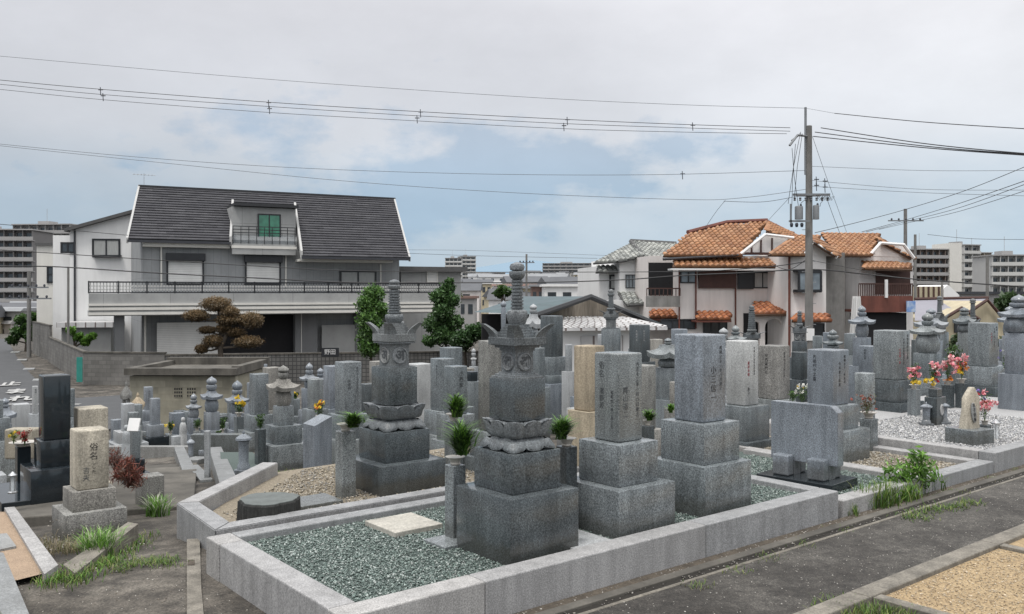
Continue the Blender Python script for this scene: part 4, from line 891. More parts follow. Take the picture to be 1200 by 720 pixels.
def tileroof(name,poly,mat,deck,parent,tw=.30,tl=.36,prof='s',cols=None,th=.10,base=None):
    p=[Vector(q) for q in poly]; n=newell(p)
    if n.z<0: p=p[::-1]; n=-n
    h=n.cross(Vector((0,0,1))).normalized(); dn=h.cross(n).normalized()
    if dn.z>0: dn=-dn; 
    o=p[0]; A=[((q-o).dot(h),(q-o).dot(dn)) for q in p]
    def inside(a,b):
        c=False;j=len(A)-1
        for i in range(len(A)):
            if (A[i][1]>b)!=(A[j][1]>b) and a<(A[j][0]-A[i][0])*(b-A[i][1])/(A[j][1]-A[i][1])+A[i][0]: c=not c
            j=i
        return c
    # project all verts to the plane
    mb=MB(); q=[o+h*a+dn*b for a,b in A]; top=[mb.bm.verts.new(v) for v in q]; bot=[mb.bm.verts.new(v-n*th) for v in q]
    mb.bm.faces.new(top); mb.bm.faces.new(bot[::-1])
    for i in range(len(q)): mb.bm.faces.new((top[i],bot[i],bot[(i+1)%len(q)],top[(i+1)%len(q)]))
    r=mb.done(name,deck,parent)
    if prof=='s': sec=[(-.5,.02),(-.38,.055),(-.18,.10),(.05,.115),(.26,.085),(.42,.03),(.5,.02)]; rise=.045
    else: sec=[(-.499,.012),(.499,.012)]; rise=.055
    V=[];Fc=[];Cc=[]; a0=min(a for a,b in A);a1=max(a for a,b in A);b0=min(b for a,b in A);b1=max(b for a,b in A)
    k=len(sec); cols=np.array(cols)
    nb=int((b1-b0)/tl)+1; na=int((a1-a0)/tw)+1; amp=tw/.30
    def span(bv):
        xs=[]
        for i in range(len(A)):
            (a_,b_),(c_,d_)=A[i],A[(i+1)%len(A)]
            if (b_>bv)!=(d_>bv): xs.append(a_+(c_-a_)*(bv-b_)/(d_-b_))
        return (min(xs),max(xs)) if xs else (0,0)
    for j in range(nb):
        bb=b0+(j+.5)*tl; lo_,hi_=span(bb); offs=(j%2)*.5*tw if prof!='s' else 0
        for i in range(-1,na+1):
            aa=a0+(i+.5)*tw+offs
            if not (inside(aa,bb) or (prof!='s' and (inside(aa-tw*.45,bb) or inside(aa+tw*.45,bb)))): continue
            i0=len(V)//1; jit=random.uniform(-.006,.006)
            rows=[(bb-tl*.5,.0),(bb+tl*.55,rise+jit),(bb+tl*.55,-.03)]
            for (b,zz) in rows:
                for (x,z) in sec:
                    V.append(o+h*(min(max(aa+x*tw,lo_-.03),hi_+.03))+dn*min(b,b1+.05)+n*((z*amp if zz>=0 else 0)+zz))
            for rr in range(2):
                for x in range(k-1):
                    Fc.append((i0+rr*k+x,i0+rr*k+x+1,i0+(rr+1)*k+x+1,i0+(rr+1)*k+x))
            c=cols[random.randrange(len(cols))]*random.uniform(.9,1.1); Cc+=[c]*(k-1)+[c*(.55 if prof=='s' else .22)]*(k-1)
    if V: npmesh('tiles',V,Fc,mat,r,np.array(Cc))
    return r
M['tile']=attrmat('glazed_tile',.5,.2,1.2,0,.4); M['slate']=attrmat('slate_tile',.62,.2,3,0,.3)
ORT=[(.335,.155,.064),(.36,.17,.074),(.31,.14,.06),(.35,.17,.08),(.285,.125,.055),(.40,.21,.105)]
ORR=[(.35,.12,.045),(.40,.15,.06),(.29,.095,.035)]
GRT=[(.27,.28,.265),(.34,.35,.33),(.20,.21,.20),(.40,.41,.38)]
SLT=[(.060,.060,.068),(.066,.066,.074),(.055,.055,.063),(.075,.075,.083)]
M['deck_o']=plain('tile_underlay',(.10,.06,.04),.9); M['deck_g']=plain('roof_deck_grey',(.10,.10,.10),.9); M['deck_d']=plain('roof_deck_dark',(.03,.032,.036),.7)
M['trimg']=plain('pale_grey_trim',(.44,.44,.43),.7,.08,1);  M['walld']=plain('shaded_grey_render',(.17,.175,.18),.85,.12,1.5,streak=.08); M['wallg']=brickmat('grey_siding',(.28,.29,.295),(.20,.205,.21),.455,2.7,.012,.85,.04,0,.16); M['wallg2']=brickmat('grey_panel',(.33,.335,.33),(.24,.243,.24),3.64,3.0,.02,.8,.03,0,.16)  # walld: wall grey darkened in its colour for the shade under the balcony
M['cream']=plain('cream_trim',(.66,.645,.60),.7,.06,1,streak=.05); M['shutter']=brickmat('white_slat_shutter',(.64,.64,.62),(.47,.47,.46),60,.11,.012,.5,.02,0,.10)
M['wh']=plain('white_wall',(.76,.76,.75),.8,.06,.5,streak=.05); M['plaster']=plain('pinkish_plaster',(.74,.695,.665),.9,.10,.5,streak=.12)
M['plaster2']=plain('pale_plaster',(.78,.76,.74),.9,.10,.5,streak=.12); M['dkframe']=plain('dark_frame',(.018,.02,.024),.45,.3)
M['glassd']=glassmat('window_glass_dark',(.05,.06,.07)); M['glassb']=glassmat('window_glass_sky',(.22,.26,.29)); M['glassg']=glassmat('door_glass_green',(.06,.24,.15),.2)
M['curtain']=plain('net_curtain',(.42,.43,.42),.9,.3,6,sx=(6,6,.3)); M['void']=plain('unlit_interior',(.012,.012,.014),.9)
M['timber']=plain('brown_timber',(.075,.035,.028),.7,.3,3); M['balred']=plain('balcony_red_brown',(.17,.055,.038),.7,.3,2,streak=.35)
M['woodg']=plain('weathered_boards',(.27,.235,.19),.9,.45,3,sx=(6,6,.4),streak=.5); M['gutterm']=plain('gutter_dark',(.04,.042,.05),.4)
M['teal']=plain('teal_roof_metal',(.055,.095,.105),.5,.25,1,streak=.3); M['corr']=brickmat('metal_sheet_roof',(.60,.595,.59),(.16,.13,.12),.62,60,.045,.45,.12,0,.25)
M['block']=brickmat('concrete_block',(.19,.183,.17),(.12,.117,.11),.40,.20,.012); M['grille']=brickmat('patterned_block',(.16,.157,.15),(.055,.055,.055),.20,.20,.022,off=0)
M['creamwall']=brickmat('cream_block',(.34,.32,.25),(.27,.25,.19),.42,.20,.008,stain=.45)
def window(f,root,x0,x1,y0,y1,n,frame='dkframe',glass='glassd',cols=2,rows=1,fw=.06,name='window',proud=.05,recess=0):
    a,b,z0,z1=f.rect(x0,x1,y0,y1,n); mb=MB(); n0=n-proud;n1=n+.02
    mb.box(a,b,n0,n1,z1-fw,z1); mb.box(a,b,n0,n1,z0,z0+fw); mb.box(a,a+fw,n0,n1,z0+fw,z1-fw); mb.box(b-fw,b,n0,n1,z0+fw,z1-fw)
    for i in range(1,cols): x=a+(b-a)*i/cols; mb.box(x-fw*.4,x+fw*.4,n0+.005,n1,z0+fw,z1-fw)
    for i in range(1,rows): z=z0+(z1-z0)*i/rows; mb.box(a+fw,b-fw,n0+.008,n1,z-fw*.35,z+fw*.35)
    w=mb.done(name,frame,root); MB().box(a+fw,b-fw,n-.012,n+.01,z0+fw,z1-fw).done('pane',glass,w); return w
def wallbox(f,root,x0,x1,ytop,n0,n1,mat,name='wall',ybot=None):
    a,b=f.s(x0,n0),f.s(x1,n0); zt=f.z((x0+x1)/2,ytop,n0); zb=-1.0 if ybot is None else f.z((x0+x1)/2,ybot,n0)
    return MB().box(a,b,n0,n1,zb,zt).done(name,mat,root)
# --- House A, grey slate-roofed house
A=Fr(150,54,27); r=A.root('grey_house','big grey house with dark slate roof and long balcony on the left','house')
zr=A.z(163,219,4.5); sl=(zr-A.z(150,281,-.6))/5.1
def rz_(n): return zr-sl*(4.5-n)
sL0=A.s(163,4.5); sL1=A.s(149,-.6); sR0=A.s(462,4.5); sR1=A.s(480,-1.76); sa=A.s(270,-.6); sb=A.s(350,-1.0); nT=3.0; saT=A.s(273,3.0); sbT=A.s(346,3.0)
def ps(s,n): return (s,n,rz_(n))
KW=dict(mat='slate',deck='deck_d',parent=r,tw=.9,tl=.30,prof='f',cols=SLT,th=.12)
tileroof('roof',[ps(sL0,4.5),ps(saT,4.5),ps(saT,nT),ps(sa,-.6),ps(sL1,-.6)],**KW)
tileroof('roof',[ps(saT,4.5),ps(sbT,4.5),ps(sbT,nT),ps(saT,nT)],**KW)
tileroof('roof',[ps(sbT,4.5),ps(sR0,4.5),ps(sR1,-1.76),ps(sb,-1.76),ps(sbT,nT)],**KW)
MB().prism([(4.5,zr),(10,rz_(-1)),(10,rz_(-1)-.1),(4.5,zr-.12)],'x',sL0,sR0).done('rear_roof','deck_d',r)
MB().prism([(0.02,-1),(8.9,-1),(8.9,rz_(0)-.25),(4.5,zr-.35),(0.02,rz_(0)-.25)],'x',A.s(166),A.s(468)).done('wall','wallg',r)
def verge(pa,pb,w,h,mat='cream',nm='verge_board'):
    a,b=Vector(pa),Vector(pb); t=(b-a).normalized(); L=(b-a).length; sd=t.cross(Vector((0,0,1))).normalized()*w/2; up=Vector((0,0,h))
    mb=MB(); R=[[tuple(p-sd-up*.6),tuple(p+sd-up*.6),tuple(p+sd+up*.4),tuple(p-sd+up*.4)] for p in (a,b)]; mb.ring(R); return mb.done(nm,mat,r)
verge(ps(sL0,4.5),ps(sL1,-.62),.12,.34,'trimg'); verge(ps(sR0,4.5),ps(sR1,-1.78),.12,.34,'trimg')
verge((saT,nT+.1,rz_(nT+.1)+.1),(sa,-.66,rz_(-.6)+.12),.14,.6,'trimg'); verge((sbT,nT+.1,rz_(nT+.1)+.1),(sb,-1.8,rz_(-1.76)+.12),.14,.6,'trimg')
verge((sL0-.05,4.5,zr+.06),(sR0+.05,4.5,zr+.06),.3,.14,'deck_d','ridge_cap')
verge((sL1,-.7,rz_(-.6)-.06),(sa,-.7,rz_(-.6)-.06),.14,.16,'gutterm','gutter'); verge((sb,-1.86,rz_(-1.76)-.06),(sR1,-1.86,rz_(-1.76)-.06),.14,.16,'gutterm','gutter')
# cream band under eaves
zz=rz_(-.6); MB().box(sL1+.9,sa,-.45,0.0,zz-.38,zz-.12).done('eave_soffit','cream',r); MB().box(sb,sR1-1.0,-1.2,0,rz_(-1.76)-.30,rz_(-1.76)-.14).done('eave_soffit','cream',r)
# dormer balcony
fl=rz_(-.6)+.05
MB().box(A.s(272,.45),A.s(346.5,.45),.45,3.0,fl-.2,rz_(nT)-.3).done('dormer_wall','wallg2',r)
MB().box(A.s(272,.9),A.s(346.5,.9),.1,3.05,rz_(nT)-.26,rz_(nT)-.08).done('dormer_roof','deck_d',r)
for s0_,s1_ in ((sa,saT),(sb,sbT)):
    MB().poly([(s0_,-.55,fl-.1),(s0_,-.55,rz_(-.55)),(s1_,nT,rz_(nT)),(s1_,nT,fl-.1)]).done('dormer_cheek','wallg2',r)
window(A,r,302,329,251,285,.42,'dkframe','glassg',2,1,.08,'door')
mb=MB(); mb.box(sa+.1,sb-.1,-.6,1.5,fl-.28,fl-.2); mb.box(sa+.1,sb-.1,-.62,-.42,fl-.80,fl-.12); mb.done('dormer_balcony','wallg2',r); MB().box(sa+.05,sb-.05,-.66,-.621,fl-.42,fl-.25).done('balcony_band','cream',r)
mb=MB()
for k in range(3): mb.box(sa+.12,sb-.12,-.66,-.62,fl+.95-k*.2,fl+1.0-k*.2)
for k in range(9):
    x=sa+.15+(sb-sa-.3)*k/8; mb.box(x-.02,x+.02,-.66,-.62,fl-.12,fl+.94)
mb.done('railing','dkframe',r)
MB().box(sa+.16,sb-.16,-.60,-.58,fl-.1,fl+.5).done('glass_panel','tintglass',r)
# main balcony
b0,b1=A.s(104,-2.2),A.s(516,-2.2); zt=1.62-A.g-.05; zb_=zt-1.32
MB().box(b0,b1,-2.2,-2.0,zb_+.02,zt).done('balcony_parapet','wallg2',r)
mb=MB()
for k,(q0,q1) in enumerate(((.06,.22),(.34,.50),(.60,.72))): mb.box(b0-.03,b1+.03,-2.26-.02*k,-2.201,zb_+q0,zb_+q1)
mb.done('balcony_band','cream',r)
MB().box(b0,b1,-1.998,0,zb_+.0,zb_+.3).done('balcony_floor','wallg2',r)
mb=MB(); mb.box(b0,b1,-2.14,-2.06,zt+.62,zt+.70); mb.box(b0,b1,-2.14,-2.06,zt+.02,zt+.08)
nP=14; mp=MB()
for k in range(nP+1):
    x=b0+(b1-b0)*k/nP; mb.box(x-.04,x+.04,-2.14,-2.06,zt,zt+.72)
    if k<nP:
        wseg=(b1-b0)/nP
        for j in range(9):
            xx=x+wseg*(j+.5)/9
            mb.box(xx-.015,xx+.015,-2.11,-2.09,zt+.08,zt+.62)
            for q in (.22,.42): mp.prism([(xx-.085,zt+q),(xx,zt+q-.085),(xx+.085,zt+q),(xx,zt+q+.085)],'y',-2.13,-2.085)
mb.done('balcony_railing','dkframe',r); mp.done('railing_ornament','trimg',r)['kind']='stuff'
for x0,x1,y0,y1 in ((195,239,300,334),(287,329,302,334)):
    w=window(A,r,x0,x1,y0,y1,-.02,'dkframe','shutter',1,1,.1,'shuttered_window',.08); a,b,z0,z1=A.rect(x0-1,x1+1,y0-3,y0+6,-.02); MB().box(a,b,-.35,-.02,z0,z1,.02).done('shutter_box','dkframe',w)
window(A,r,398,441,317,338,-.02,'dkframe','curtain',2,1,.13)
for px,y0,y1 in ((189,287,336),(335,300,336),(446,310,336)):
    a=A.s(px,-.1); MB().tube([(a,-.12,A.z(px,y1)),(a,-.12,A.z(px,y0))],.05,6).done('downpipe','cream',r)
# ground floor
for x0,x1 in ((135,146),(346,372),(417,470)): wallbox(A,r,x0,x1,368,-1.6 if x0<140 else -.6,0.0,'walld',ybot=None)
MB().box(A.s(183),A.s(255),-.5,-.4,-1,A.z(220,378,-.5)).done('garage_shutter','shutter',r)
MB().box(A.s(256),A.s(345),-.02,-.01,-1,zb_).done('carport_opening','void',r)
MB().box(A.s(375),A.s(416),-.5,-.4,-1,A.z(395,381,-.5)).done('garage_shutter','wallg2',r)
for px in (170,353): MB().tube([(A.s(px,-.55),-.55,-1),(A.s(px,-.55),-.55,zb_)],.06,6).done('downpipe','cream',r)
# annex
a=A.s(467,1.5); MB().box(A.s(470,2),A.s(540,2),2,7,zb_-3,A.z(500,318,2)).done('annex_wall','wallg2',r)
MB().box(A.s(466,1.4),A.s(548,1.4),1.4,7.5,A.z(500,318,2),A.z(500,313,2)).done('annex_roof','deck_g',r)
window(A,r,500,513,318,331,1.95,'cream','shutter',1)
# rooftop antenna
mb=MB(); x,n_,z=ps(sL0,4.5); mb.tube([(x+.3,n_,z),(x+.3,n_,z+.9)],.02,4); mb.tube([(x-.4,n_,z+.8),(x+1.0,n_,z+.8)],.015,4)
for k in range(6): mb.tube([(x-.3+.22*k,n_-.3,z+.8),(x-.3+.22*k,n_+.3,z+.8)],.012,4)
mb.done('antenna','steel',r)
# --- white gabled house left
B=Fr(75,62,8); r=B.root('white_house','white house with sloping roof line behind the grey house on the left','house')
zl,zh=B.z(83,268),B.z(158,250)
MB().prism([(B.s(82),-1),(B.s(190),-1),(B.s(190),zh+.3),(B.s(158),zh),(B.s(82),zl)],'y',0,9).done('wall','wh',r)
MB().prism([(B.s(78),zl-.25),(B.s(78),zl-.02),(B.s(158),zh+.22),(B.s(190),zh+.5),(B.s(190),zh+.3),(B.s(158),zh)],'y',-.5,9.4).done('roof','deck_g',r)
wallbox(B,r,62,82,276,1.0,9,'wh')
window(B,r,108,141,280,301,-.02,'dkframe','curtain',2,1,.12); window(B,r,71,88,284,297,.98 if 0 else -.03,'dkframe','glassd',2,1,.12); mb=MB(); B.box(mb,108,141,299,302,-.4,-.06); mb.done('window_box','dkframe',r)
mb=MB(); mb.tube([(B.s(88),-.08,0),(B.s(88),-.08,zl)],.07,6); mb.done('downpipe','gutterm',r)
r=B.root('covered_porch','low grey lean-to roof below the white house','shed'); mb=MB(); B.box(mb,66,132,378,384,-3,-.2); mb.done('roof','corr',r); wallbox(B,r,72,130,384,-2.4,-.4,'wallg2')
# cream tower
Cc=Fr(43,66,5); r=Cc.root('cream_house','narrow cream house beside the street on the far left','house'); wallbox(Cc,r,43,74,288,0,7,'cream'); MB().box(Cc.s(42),Cc.s(75),-.2,7.2,Cc.z(58,288),Cc.z(58,285)).done('roof','deck_g',r)
window(Cc,r,55,64,312,332,-.02,'dkframe','glassd',1,2,.12); window(Cc,r,66,72,298,312,-.02,'dkframe','glassd',1,1,.12)
# --- apartment blocks (far): floors as balcony slabs, windows individually
def apartment(px0,px1,ytop,d,deg,floors,bays,label,mat='aptg',fh=None,group='apartment blocks',towers=(),gz=None,ys=None):
    f=Fr(px0,d,deg,gz if gz is not None else terr((px0-600)/F*d,d)); r=f.root('apartment_building',label,'apartment block',group)
    a,b=0,f.s(px1); zt=f.z((px0+px1)/2,ytop); MB().box(a,b,0,12,-5,zt).done('wall',mat,r)
    h=(ys or 2.9)
    for i in range(floors):
        z=zt-(i+1)*h
        MB().box(a-.3,b+.3,-1.4,0,z-.15,z+.02).done('balcony_floor','aptl',r); MB().box(a-.3,b+.3,-1.45,-1.35,z+.02,z+1.05).done('balcony_front','aptl' if mat!='aptw' else 'aptw2',r)
        for j in range(bays):
            x=a+(b-a)*(j+.5)/bays; w=(b-a)/bays*.33
            if floors*bays<=100: MB().box(x-w,x+w,-.04,.02,z+.05,z+2.1).done('window','glassd',r)
        for j in range(bays+1):
            x=a+(b-a)*j/bays; 
            if i==0: MB().box(x-.08,x+.08,-1.3,0,zt-floors*h,zt).done('party_wall',mat,r)
    for x0,x1,y0 in towers: MB().box(f.s(x0,-1.8),f.s(x1,-1.8),-1.8,9,-5,f.z((x0+x1)/2,y0,-1.8)).done('stair_tower','cream',r)
    MB().box(a-.4,b+.4,-1.5,12,zt,zt+.35).done('roof_edge','aptl',r)
    mb=MB(); mb.box(a+(b-a)*.3,a+(b-a)*.5,3,8,zt+.35,zt+1.6); mb.tube([(a+(b-a)*.4,5,zt+1.5),(a+(b-a)*.4,5,zt+6)],.06,4); mb.done('rooftop_plant','aptl',r); return r
M['yel2']=plain('apartment_cream',(.52,.47,.38),.9,.1,.3); M['aptg']=plain('apartment_grey',(.16,.155,.155),.9,.1,.3); M['aptl']=plain('apartment_pale',(.34,.335,.33),.9,.1,.3); M['aptw']=plain('apartment_white',(.46,.46,.45),.9,.1,.3); M['aptw2']=plain('apartment_balcony_white',(.52,.52,.50),.9,.08,.3); M['aptb']=plain('apartment_brown',(.20,.165,.145),.9,.1,.3)
apartment(-70,40,270,250,4,8,10,'long dark grey apartment block with many balconies at the far left')
apartment(18,84,264,300,-6,6,7,'pale topped apartment block behind the left one','aptl')
apartment(1012,1071,301,280,-8,8,7,'low brown apartment block behind the orange roofs','aptb')
apartment(1069,1113,293,300,5,9,6,'brown apartment block left of the cream stair tower','aptb',towers=((1113,1127,285),))
apartment(1127,1145,288,310,18,9,2,'apartment wing with stepped balconies right of the stair tower','aptw')
apartment(1143,1159,297,330,10,8,2,'cream ended apartment wing right of the stepped one','yel2')
apartment(1161,1225,300,260,-4,8,7,'white apartment block at the right edge','aptw')
apartment(522,541,303,620,0,6,4,'distant cream apartment block beside the left house','aptw')
apartment(540,557,301,640,14,6,3,'distant narrow apartment tower right of the cream one','aptw')
apartment(488,592,320,900,3,4,14,'long low pale housing block on the horizon','aptw')
apartment(636,705,309,800,-6,7,10,'stacked grey apartment terraces on the horizon','aptl')
apartment(590,640,323,900,2,4,8,'distant low grey housing block behind the spire','aptl')
# --- orange roofed houses
D=Fr(785,46,6,-2.6); r=D.root('orange_roof_house','large stucco house with orange tiled hip roof and arched entrance','house')
wallbox(D,r,797,935,300,0,8,'plaster'); wallbox(D,r,760,797,300,1.4,8,'plaster')
TK=dict(mat='tile',deck='deck_o',parent=r,tw=.30,tl=.34,prof='s')
def pl(f,pts): return [f.pt(*q) for q in pts]
ev=D.z(825,300,-.6)
def onplane(f,px_list,ze,ne,zr_,nr):
    """points from (px, t) where t=0 eave, 1 ridge"""
    out=[]
    for px,t in px_list:
        n=ne+(nr-ne)*t; out.append((f.s(px,n),n,ze+(zr_-ze)*t))
    return out
zr1=D.z(870,261,3.6)
tileroof('roof',onplane(D,[(777,0),(868,0),(899,1.0),(852,.93),(806,.60)],ev,-.6,zr1,3.6),cols=ORT,**TK)
g=[D.pt(899,261,3.6),D.pt(930,276,1.2),D.pt(898,274,-.2)]; tileroof('roof_hip',[D.pt(899,260,3.6),D.pt(934,277,1.6),D.pt(926,279,.2),D.pt(898,272,.3)],cols=ORT,**TK)
MB().poly([D.pt(870,299,-.2),D.pt(930,299,-.2),D.pt(924,279,-.2),D.pt(897,275,-.2)]).done('gable_wall','plaster2',r)
mb=MB()
for px,y in ((881,287),(892,279),(905,279)): D.box(mb,px-.8,px+.8,y,297,-.27,-.21)
D.box(mb,868,932,296,299,-.28,-.2); mb.done('gable_timber','timber',r)
mb=MB(); mb.tube([D.pt(868,298,-.55),D.pt(897,275,-.4),D.pt(930,279,-.4)],.09,6); mb.done('verge_board','wh',r)
mb=MB(); mb.tube([D.pt(777,304,-.6),D.pt(868,299,-.6)],.08,6); mb.done('gutter','gutterm',r)
mb=MB(); mb.tube(onplane(D,[(806,.62),(852,.95),(899,1.02)],ev+.1,-.6,zr1+.1,3.6),.13,6); mb.tube([D.pt(899,260,3.6),D.pt(932,276.5,1.6)],.12,6); mb.done('ridge_cap','tileridge' if 0 else 'balred',r)
for x0,x1,y0,y1,nm in ((788,912,304,313,'pent_roof'),(761,797,364,372,'pent_roof'),(816,857,366,374,'pent_roof')):
    n0=0 if x0!=761 else 1.4
    tileroof(nm,[D.pt(x0+2,y0,n0),D.pt(x1-2,y0,n0),(D.s(x1,n0-.9),n0-.9,D.z((x0+x1)/2,y1,n0-.9)),(D.s(x0,n0-.9),n0-.9,D.z((x0+x1)/2,y1,n0-.9))],cols=ORR if y0>350 else ORT,**TK)
    mb=MB(); zz=D.z((x0+x1)/2,y1,n0-.9); mb.box(D.s(x0,n0-.9),D.s(x1,n0-.9),n0-.92,n0-.05,zz-.17,zz-.08); mb.done('pent_soffit','balred' if y0>350 else 'wh',r)
MB().box(D.s(818),D.s(862),-.14,-.02,D.z(840,338),D.z(840,316)).done('wooden_shutter','timber',r)
MB().box(D.s(864),D.s(882),-.14,-.02,D.z(873,339),D.z(873,317)).done('wooden_shutter','dkframe',r)
window(D,r,883,904,319,338,-.02,'dkframe','curtain',2); window(D,r,797,816,318,332,-.02,'dkframe','glassb',2)
window(D,r,824,852,376,392,-.02,'dkframe','glassd',3); window(D,r,774,815,374,386,-.02,'dkframe','glassd',3)
# recessed balcony
MB().box(D.s(758,-.2),D.s(797,-.2),-.2,0.0,D.z(777,360,-.2),D.z(777,347,-.2)).done('balcony_parapet','conc',r)
MB().box(D.s(760,1.35),D.s(796,1.35),1.3,1.39,D.z(777,346,1.35),D.z(777,308,1.35)).done('balcony_door','void',r)
mb=MB()
for k in range(9): x=D.s(758+39*k/8,-.1); mb.box(x-.02,x+.02,-.12,-.08,D.z(777,347,-.2),D.z(777,338,-.2))
mb.box(D.s(758,-.1),D.s(797,-.1),-.13,-.07,D.z(777,339,-.2),D.z(777,337.5,-.2)); mb.done('balcony_railing','timber',r)
for px in (796,815.5,862): MB().tube([(D.s(px,-.08),-.08,D.z(px,385)),(D.s(px,-.08),-.08,D.z(px,314))],.04,6).done('downpipe','balred',r)
# entrance with arches
en=r; a,b,z0,z1=D.rect(880,921,368,405,-1.6); 
def archwall(x0,x1,zb,zt,arches,n0,n1,mat):
    mb=MB(); xs=[x0]
    for (c,w,zs) in arches:
        mb.box(xs[-1],c-w/2,n0,n1,zb,zt); pts=[(c-w/2,zt)]+[(c-w/2*math.cos(math.pi*i/12),zs+w/2*math.sin(math.pi*i/12)) for i in range(13)]+[(c+w/2,zt)]
        mb.prism(pts,'y',n0,n1); xs.append(c+w/2)
    mb.box(xs[-1],x1,n0,n1,zb,zt); return mb
archwall(a,b+.5,-1,z1+.1,[(D.s(886.5,-1.6),D.s(890.5,-1.6)-D.s(883,-1.6),D.z(886,381,-1.6)),(D.s(906.5,-1.6),D.s(916.5,-1.6)-D.s(896.5,-1.6),D.z(906,384,-1.6))],-1.6,-1.4,'plaster').done('entrance_wall','plaster',r)
MB().box(a,b+.5,-1.38,-.1,-1,-.8).done('porch_floor','conc',r)
M['reddoor']=plain('red_brown_door',(.12,.02,.018),.5,.3); MB().box(D.s(903,-.1),D.s(918,-.1),-.2,-.05,-1,D.z(906,376,-.1)).done('front_door','reddoor',r)
MB().box(a+.2,b+.3,-.04,-.02,-1,z1).done('porch_interior','void',r)
tileroof('entrance_roof',[D.pt(884,356,-.1),D.pt(908,355,-.1),(D.s(923,-2.1),-2.1,D.z(900,369,-2.1)),(D.s(879,-2.1),-2.1,D.z(900,369,-2.1))],cols=ORR,**TK)
# C3 wing
E=Fr(903,44,10,-2.6); r=E.root('bay_window_house','stucco wing with orange roof and black bay window beside the utility pole','house')
TK['parent']=r
wallbox(E,r,904,930,298,2.0,8,'plaster'); wallbox(E,r,925,968,296,0,8,'plaster2'); wallbox(E,r,968,990,296,2.2,8,'conc')
ze=E.z(925,299,-.5)
tileroof('roof',onplane(E,[(900,0),(944,0),(960,1),(929,1)],ze,-.5,E.z(944,277,3),3),cols=ORT,**TK)
tileroof('roof',[E.pt(953,278,3.0),E.pt(985,300,2.0),E.pt(979,301,-.5),E.pt(952,283,-.5)],cols=ORT,**TK)
MB().poly([E.pt(944,299,-.02),E.pt(980,301,-.02),E.pt(953,284,-.02)]).done('gable_wall','plaster2',r)
mb=MB(); mb.tube([E.pt(943,299,-.4),E.pt(953,284,-.4),E.pt(981,302,-.4)],.09,6); mb.done('verge_board','wh',r)
a,b,z0,z1=E.rect(935,963,316,343,-.5); MB().box(a,b,-.5,0,z0,z0+.15).done('bay_sill','dkframe',r); MB().box(a,b,-.5,0,z1-.12,z1).done('bay_top','dkframe',r)
window(E,r,935,947,318,342,-.46,'dkframe','glassb',1,1,.1); window(E,r,950,963,318,342,-.46,'dkframe','glassb',1,1,.1)
tileroof('pent_roof',[E.pt(930,369,0),E.pt(970,369,0),(E.s(975,-.9),-.9,E.z(950,376,-.9)),(E.s(928,-.9),-.9,E.z(950,376,-.9))],cols=ORR,**TK)
window(E,r,936,966,379,394,-.02,'dkframe','glassd',2)
mb=MB(); mb.tube([(E.s(925,-.08),-.08,0),(E.s(925,-.08),-.08,E.z(925,300))],.06,6); mb.done('downpipe','balred',r)
# C4 house with red balcony
H4=Fr(985,50,10,-2.6); r=H4.root('red_balcony_house','stucco house with orange roof and a rust red balcony on the right','house'); TK['parent']=r
wallbox(H4,r,980,1012,298,1.5,9,'conc'); wallbox(H4,r,1007,1070,298,0,9,'plaster2')
ze=H4.z(1000,300,-.6)
tileroof('roof',onplane(H4,[(981,0),(1021,0),(1030,1),(962,1)],ze,-.6,H4.z(995,274.5,3.6),3.6),cols=ORT,**TK)
tileroof('roof',[H4.pt(1030,272,3.6),H4.pt(1072,300,2.5),H4.pt(1070,301,-.4),H4.pt(1060,286,-.3),H4.pt(1033,284,-.3)],cols=ORT,**TK)
MB().poly([H4.pt(1018,300,-.02),H4.pt(1068,302,-.02),H4.pt(1058,287,-.02),H4.pt(1033,285,-.02)]).done('gable_wall','plaster2',r)
mb=MB(); mb.tube([H4.pt(1019,300,-.4),H4.pt(1032,285,-.4),H4.pt(1059,287,-.4),H4.pt(1071,303,-.4)],.1,6); mb.done('verge_board','wh',r)
tileroof('pent_roof',[H4.pt(1012,306,0),H4.pt(1064,309,0),(H4.s(1070,-1.3),-1.3,H4.z(1040,315,-1.3)),(H4.s(1010,-1.3),-1.3,H4.z(1040,315,-1.3))],cols=ORT,**TK)
MB().box(H4.s(1026),H4.s(1066),-.06,-.02,H4.z(1040,345),H4.z(1040,318)).done('balcony_door','timber',r)
zf=H4.z(1040,366,-1.5); zp=H4.z(1040,347,-1.5); a,b=H4.s(1007,-1.5),H4.s(1070,-1.5)
MB().box(a,b,-1.5,-1.4,zf,zp).done('balcony_parapet','balred',r); MB().box(a,b,-1.4,0,zf,zf+.15).done('balcony_floor','balred',r)
mb=MB(); mb.box(a,b,-1.48,-1.42,zp+.62,zp+.70)
for k in range(31): x=a+(b-a)*k/30; mb.box(x-.02,x+.02,-1.47,-1.43,zp,zp+.62)
mb.done('balcony_railing','timber',r)
MB().box(H4.s(1037,-1.55),H4.s(1040,-1.55),-1.6,-1.52,zp-.1,zp+.9).done('white_panel','wh',r)
MB().box(a+.3,b-.2,-1.2,-.05,0,zf-.05).done('carport_interior','void',r)
mb=MB(); H4.box(mb,1063,1072,353,366,-1.7,-1.55); o=mb.done('sign_board','signblue',None) if 'signblue' in M else None
M['signblue']=plain('blue_sign',(.12,.25,.55),.5,.3,4,c2=(.5,.58,.66))
if o is None:
    mb=MB(); a_,b_,z0,z1=H4.rect(1063,1073,353,366,-1.7); mb.box(a_,b_,-1.7,-1.6,z0,z1,.01); o=mb.done('blue_basket','signblue',r); 
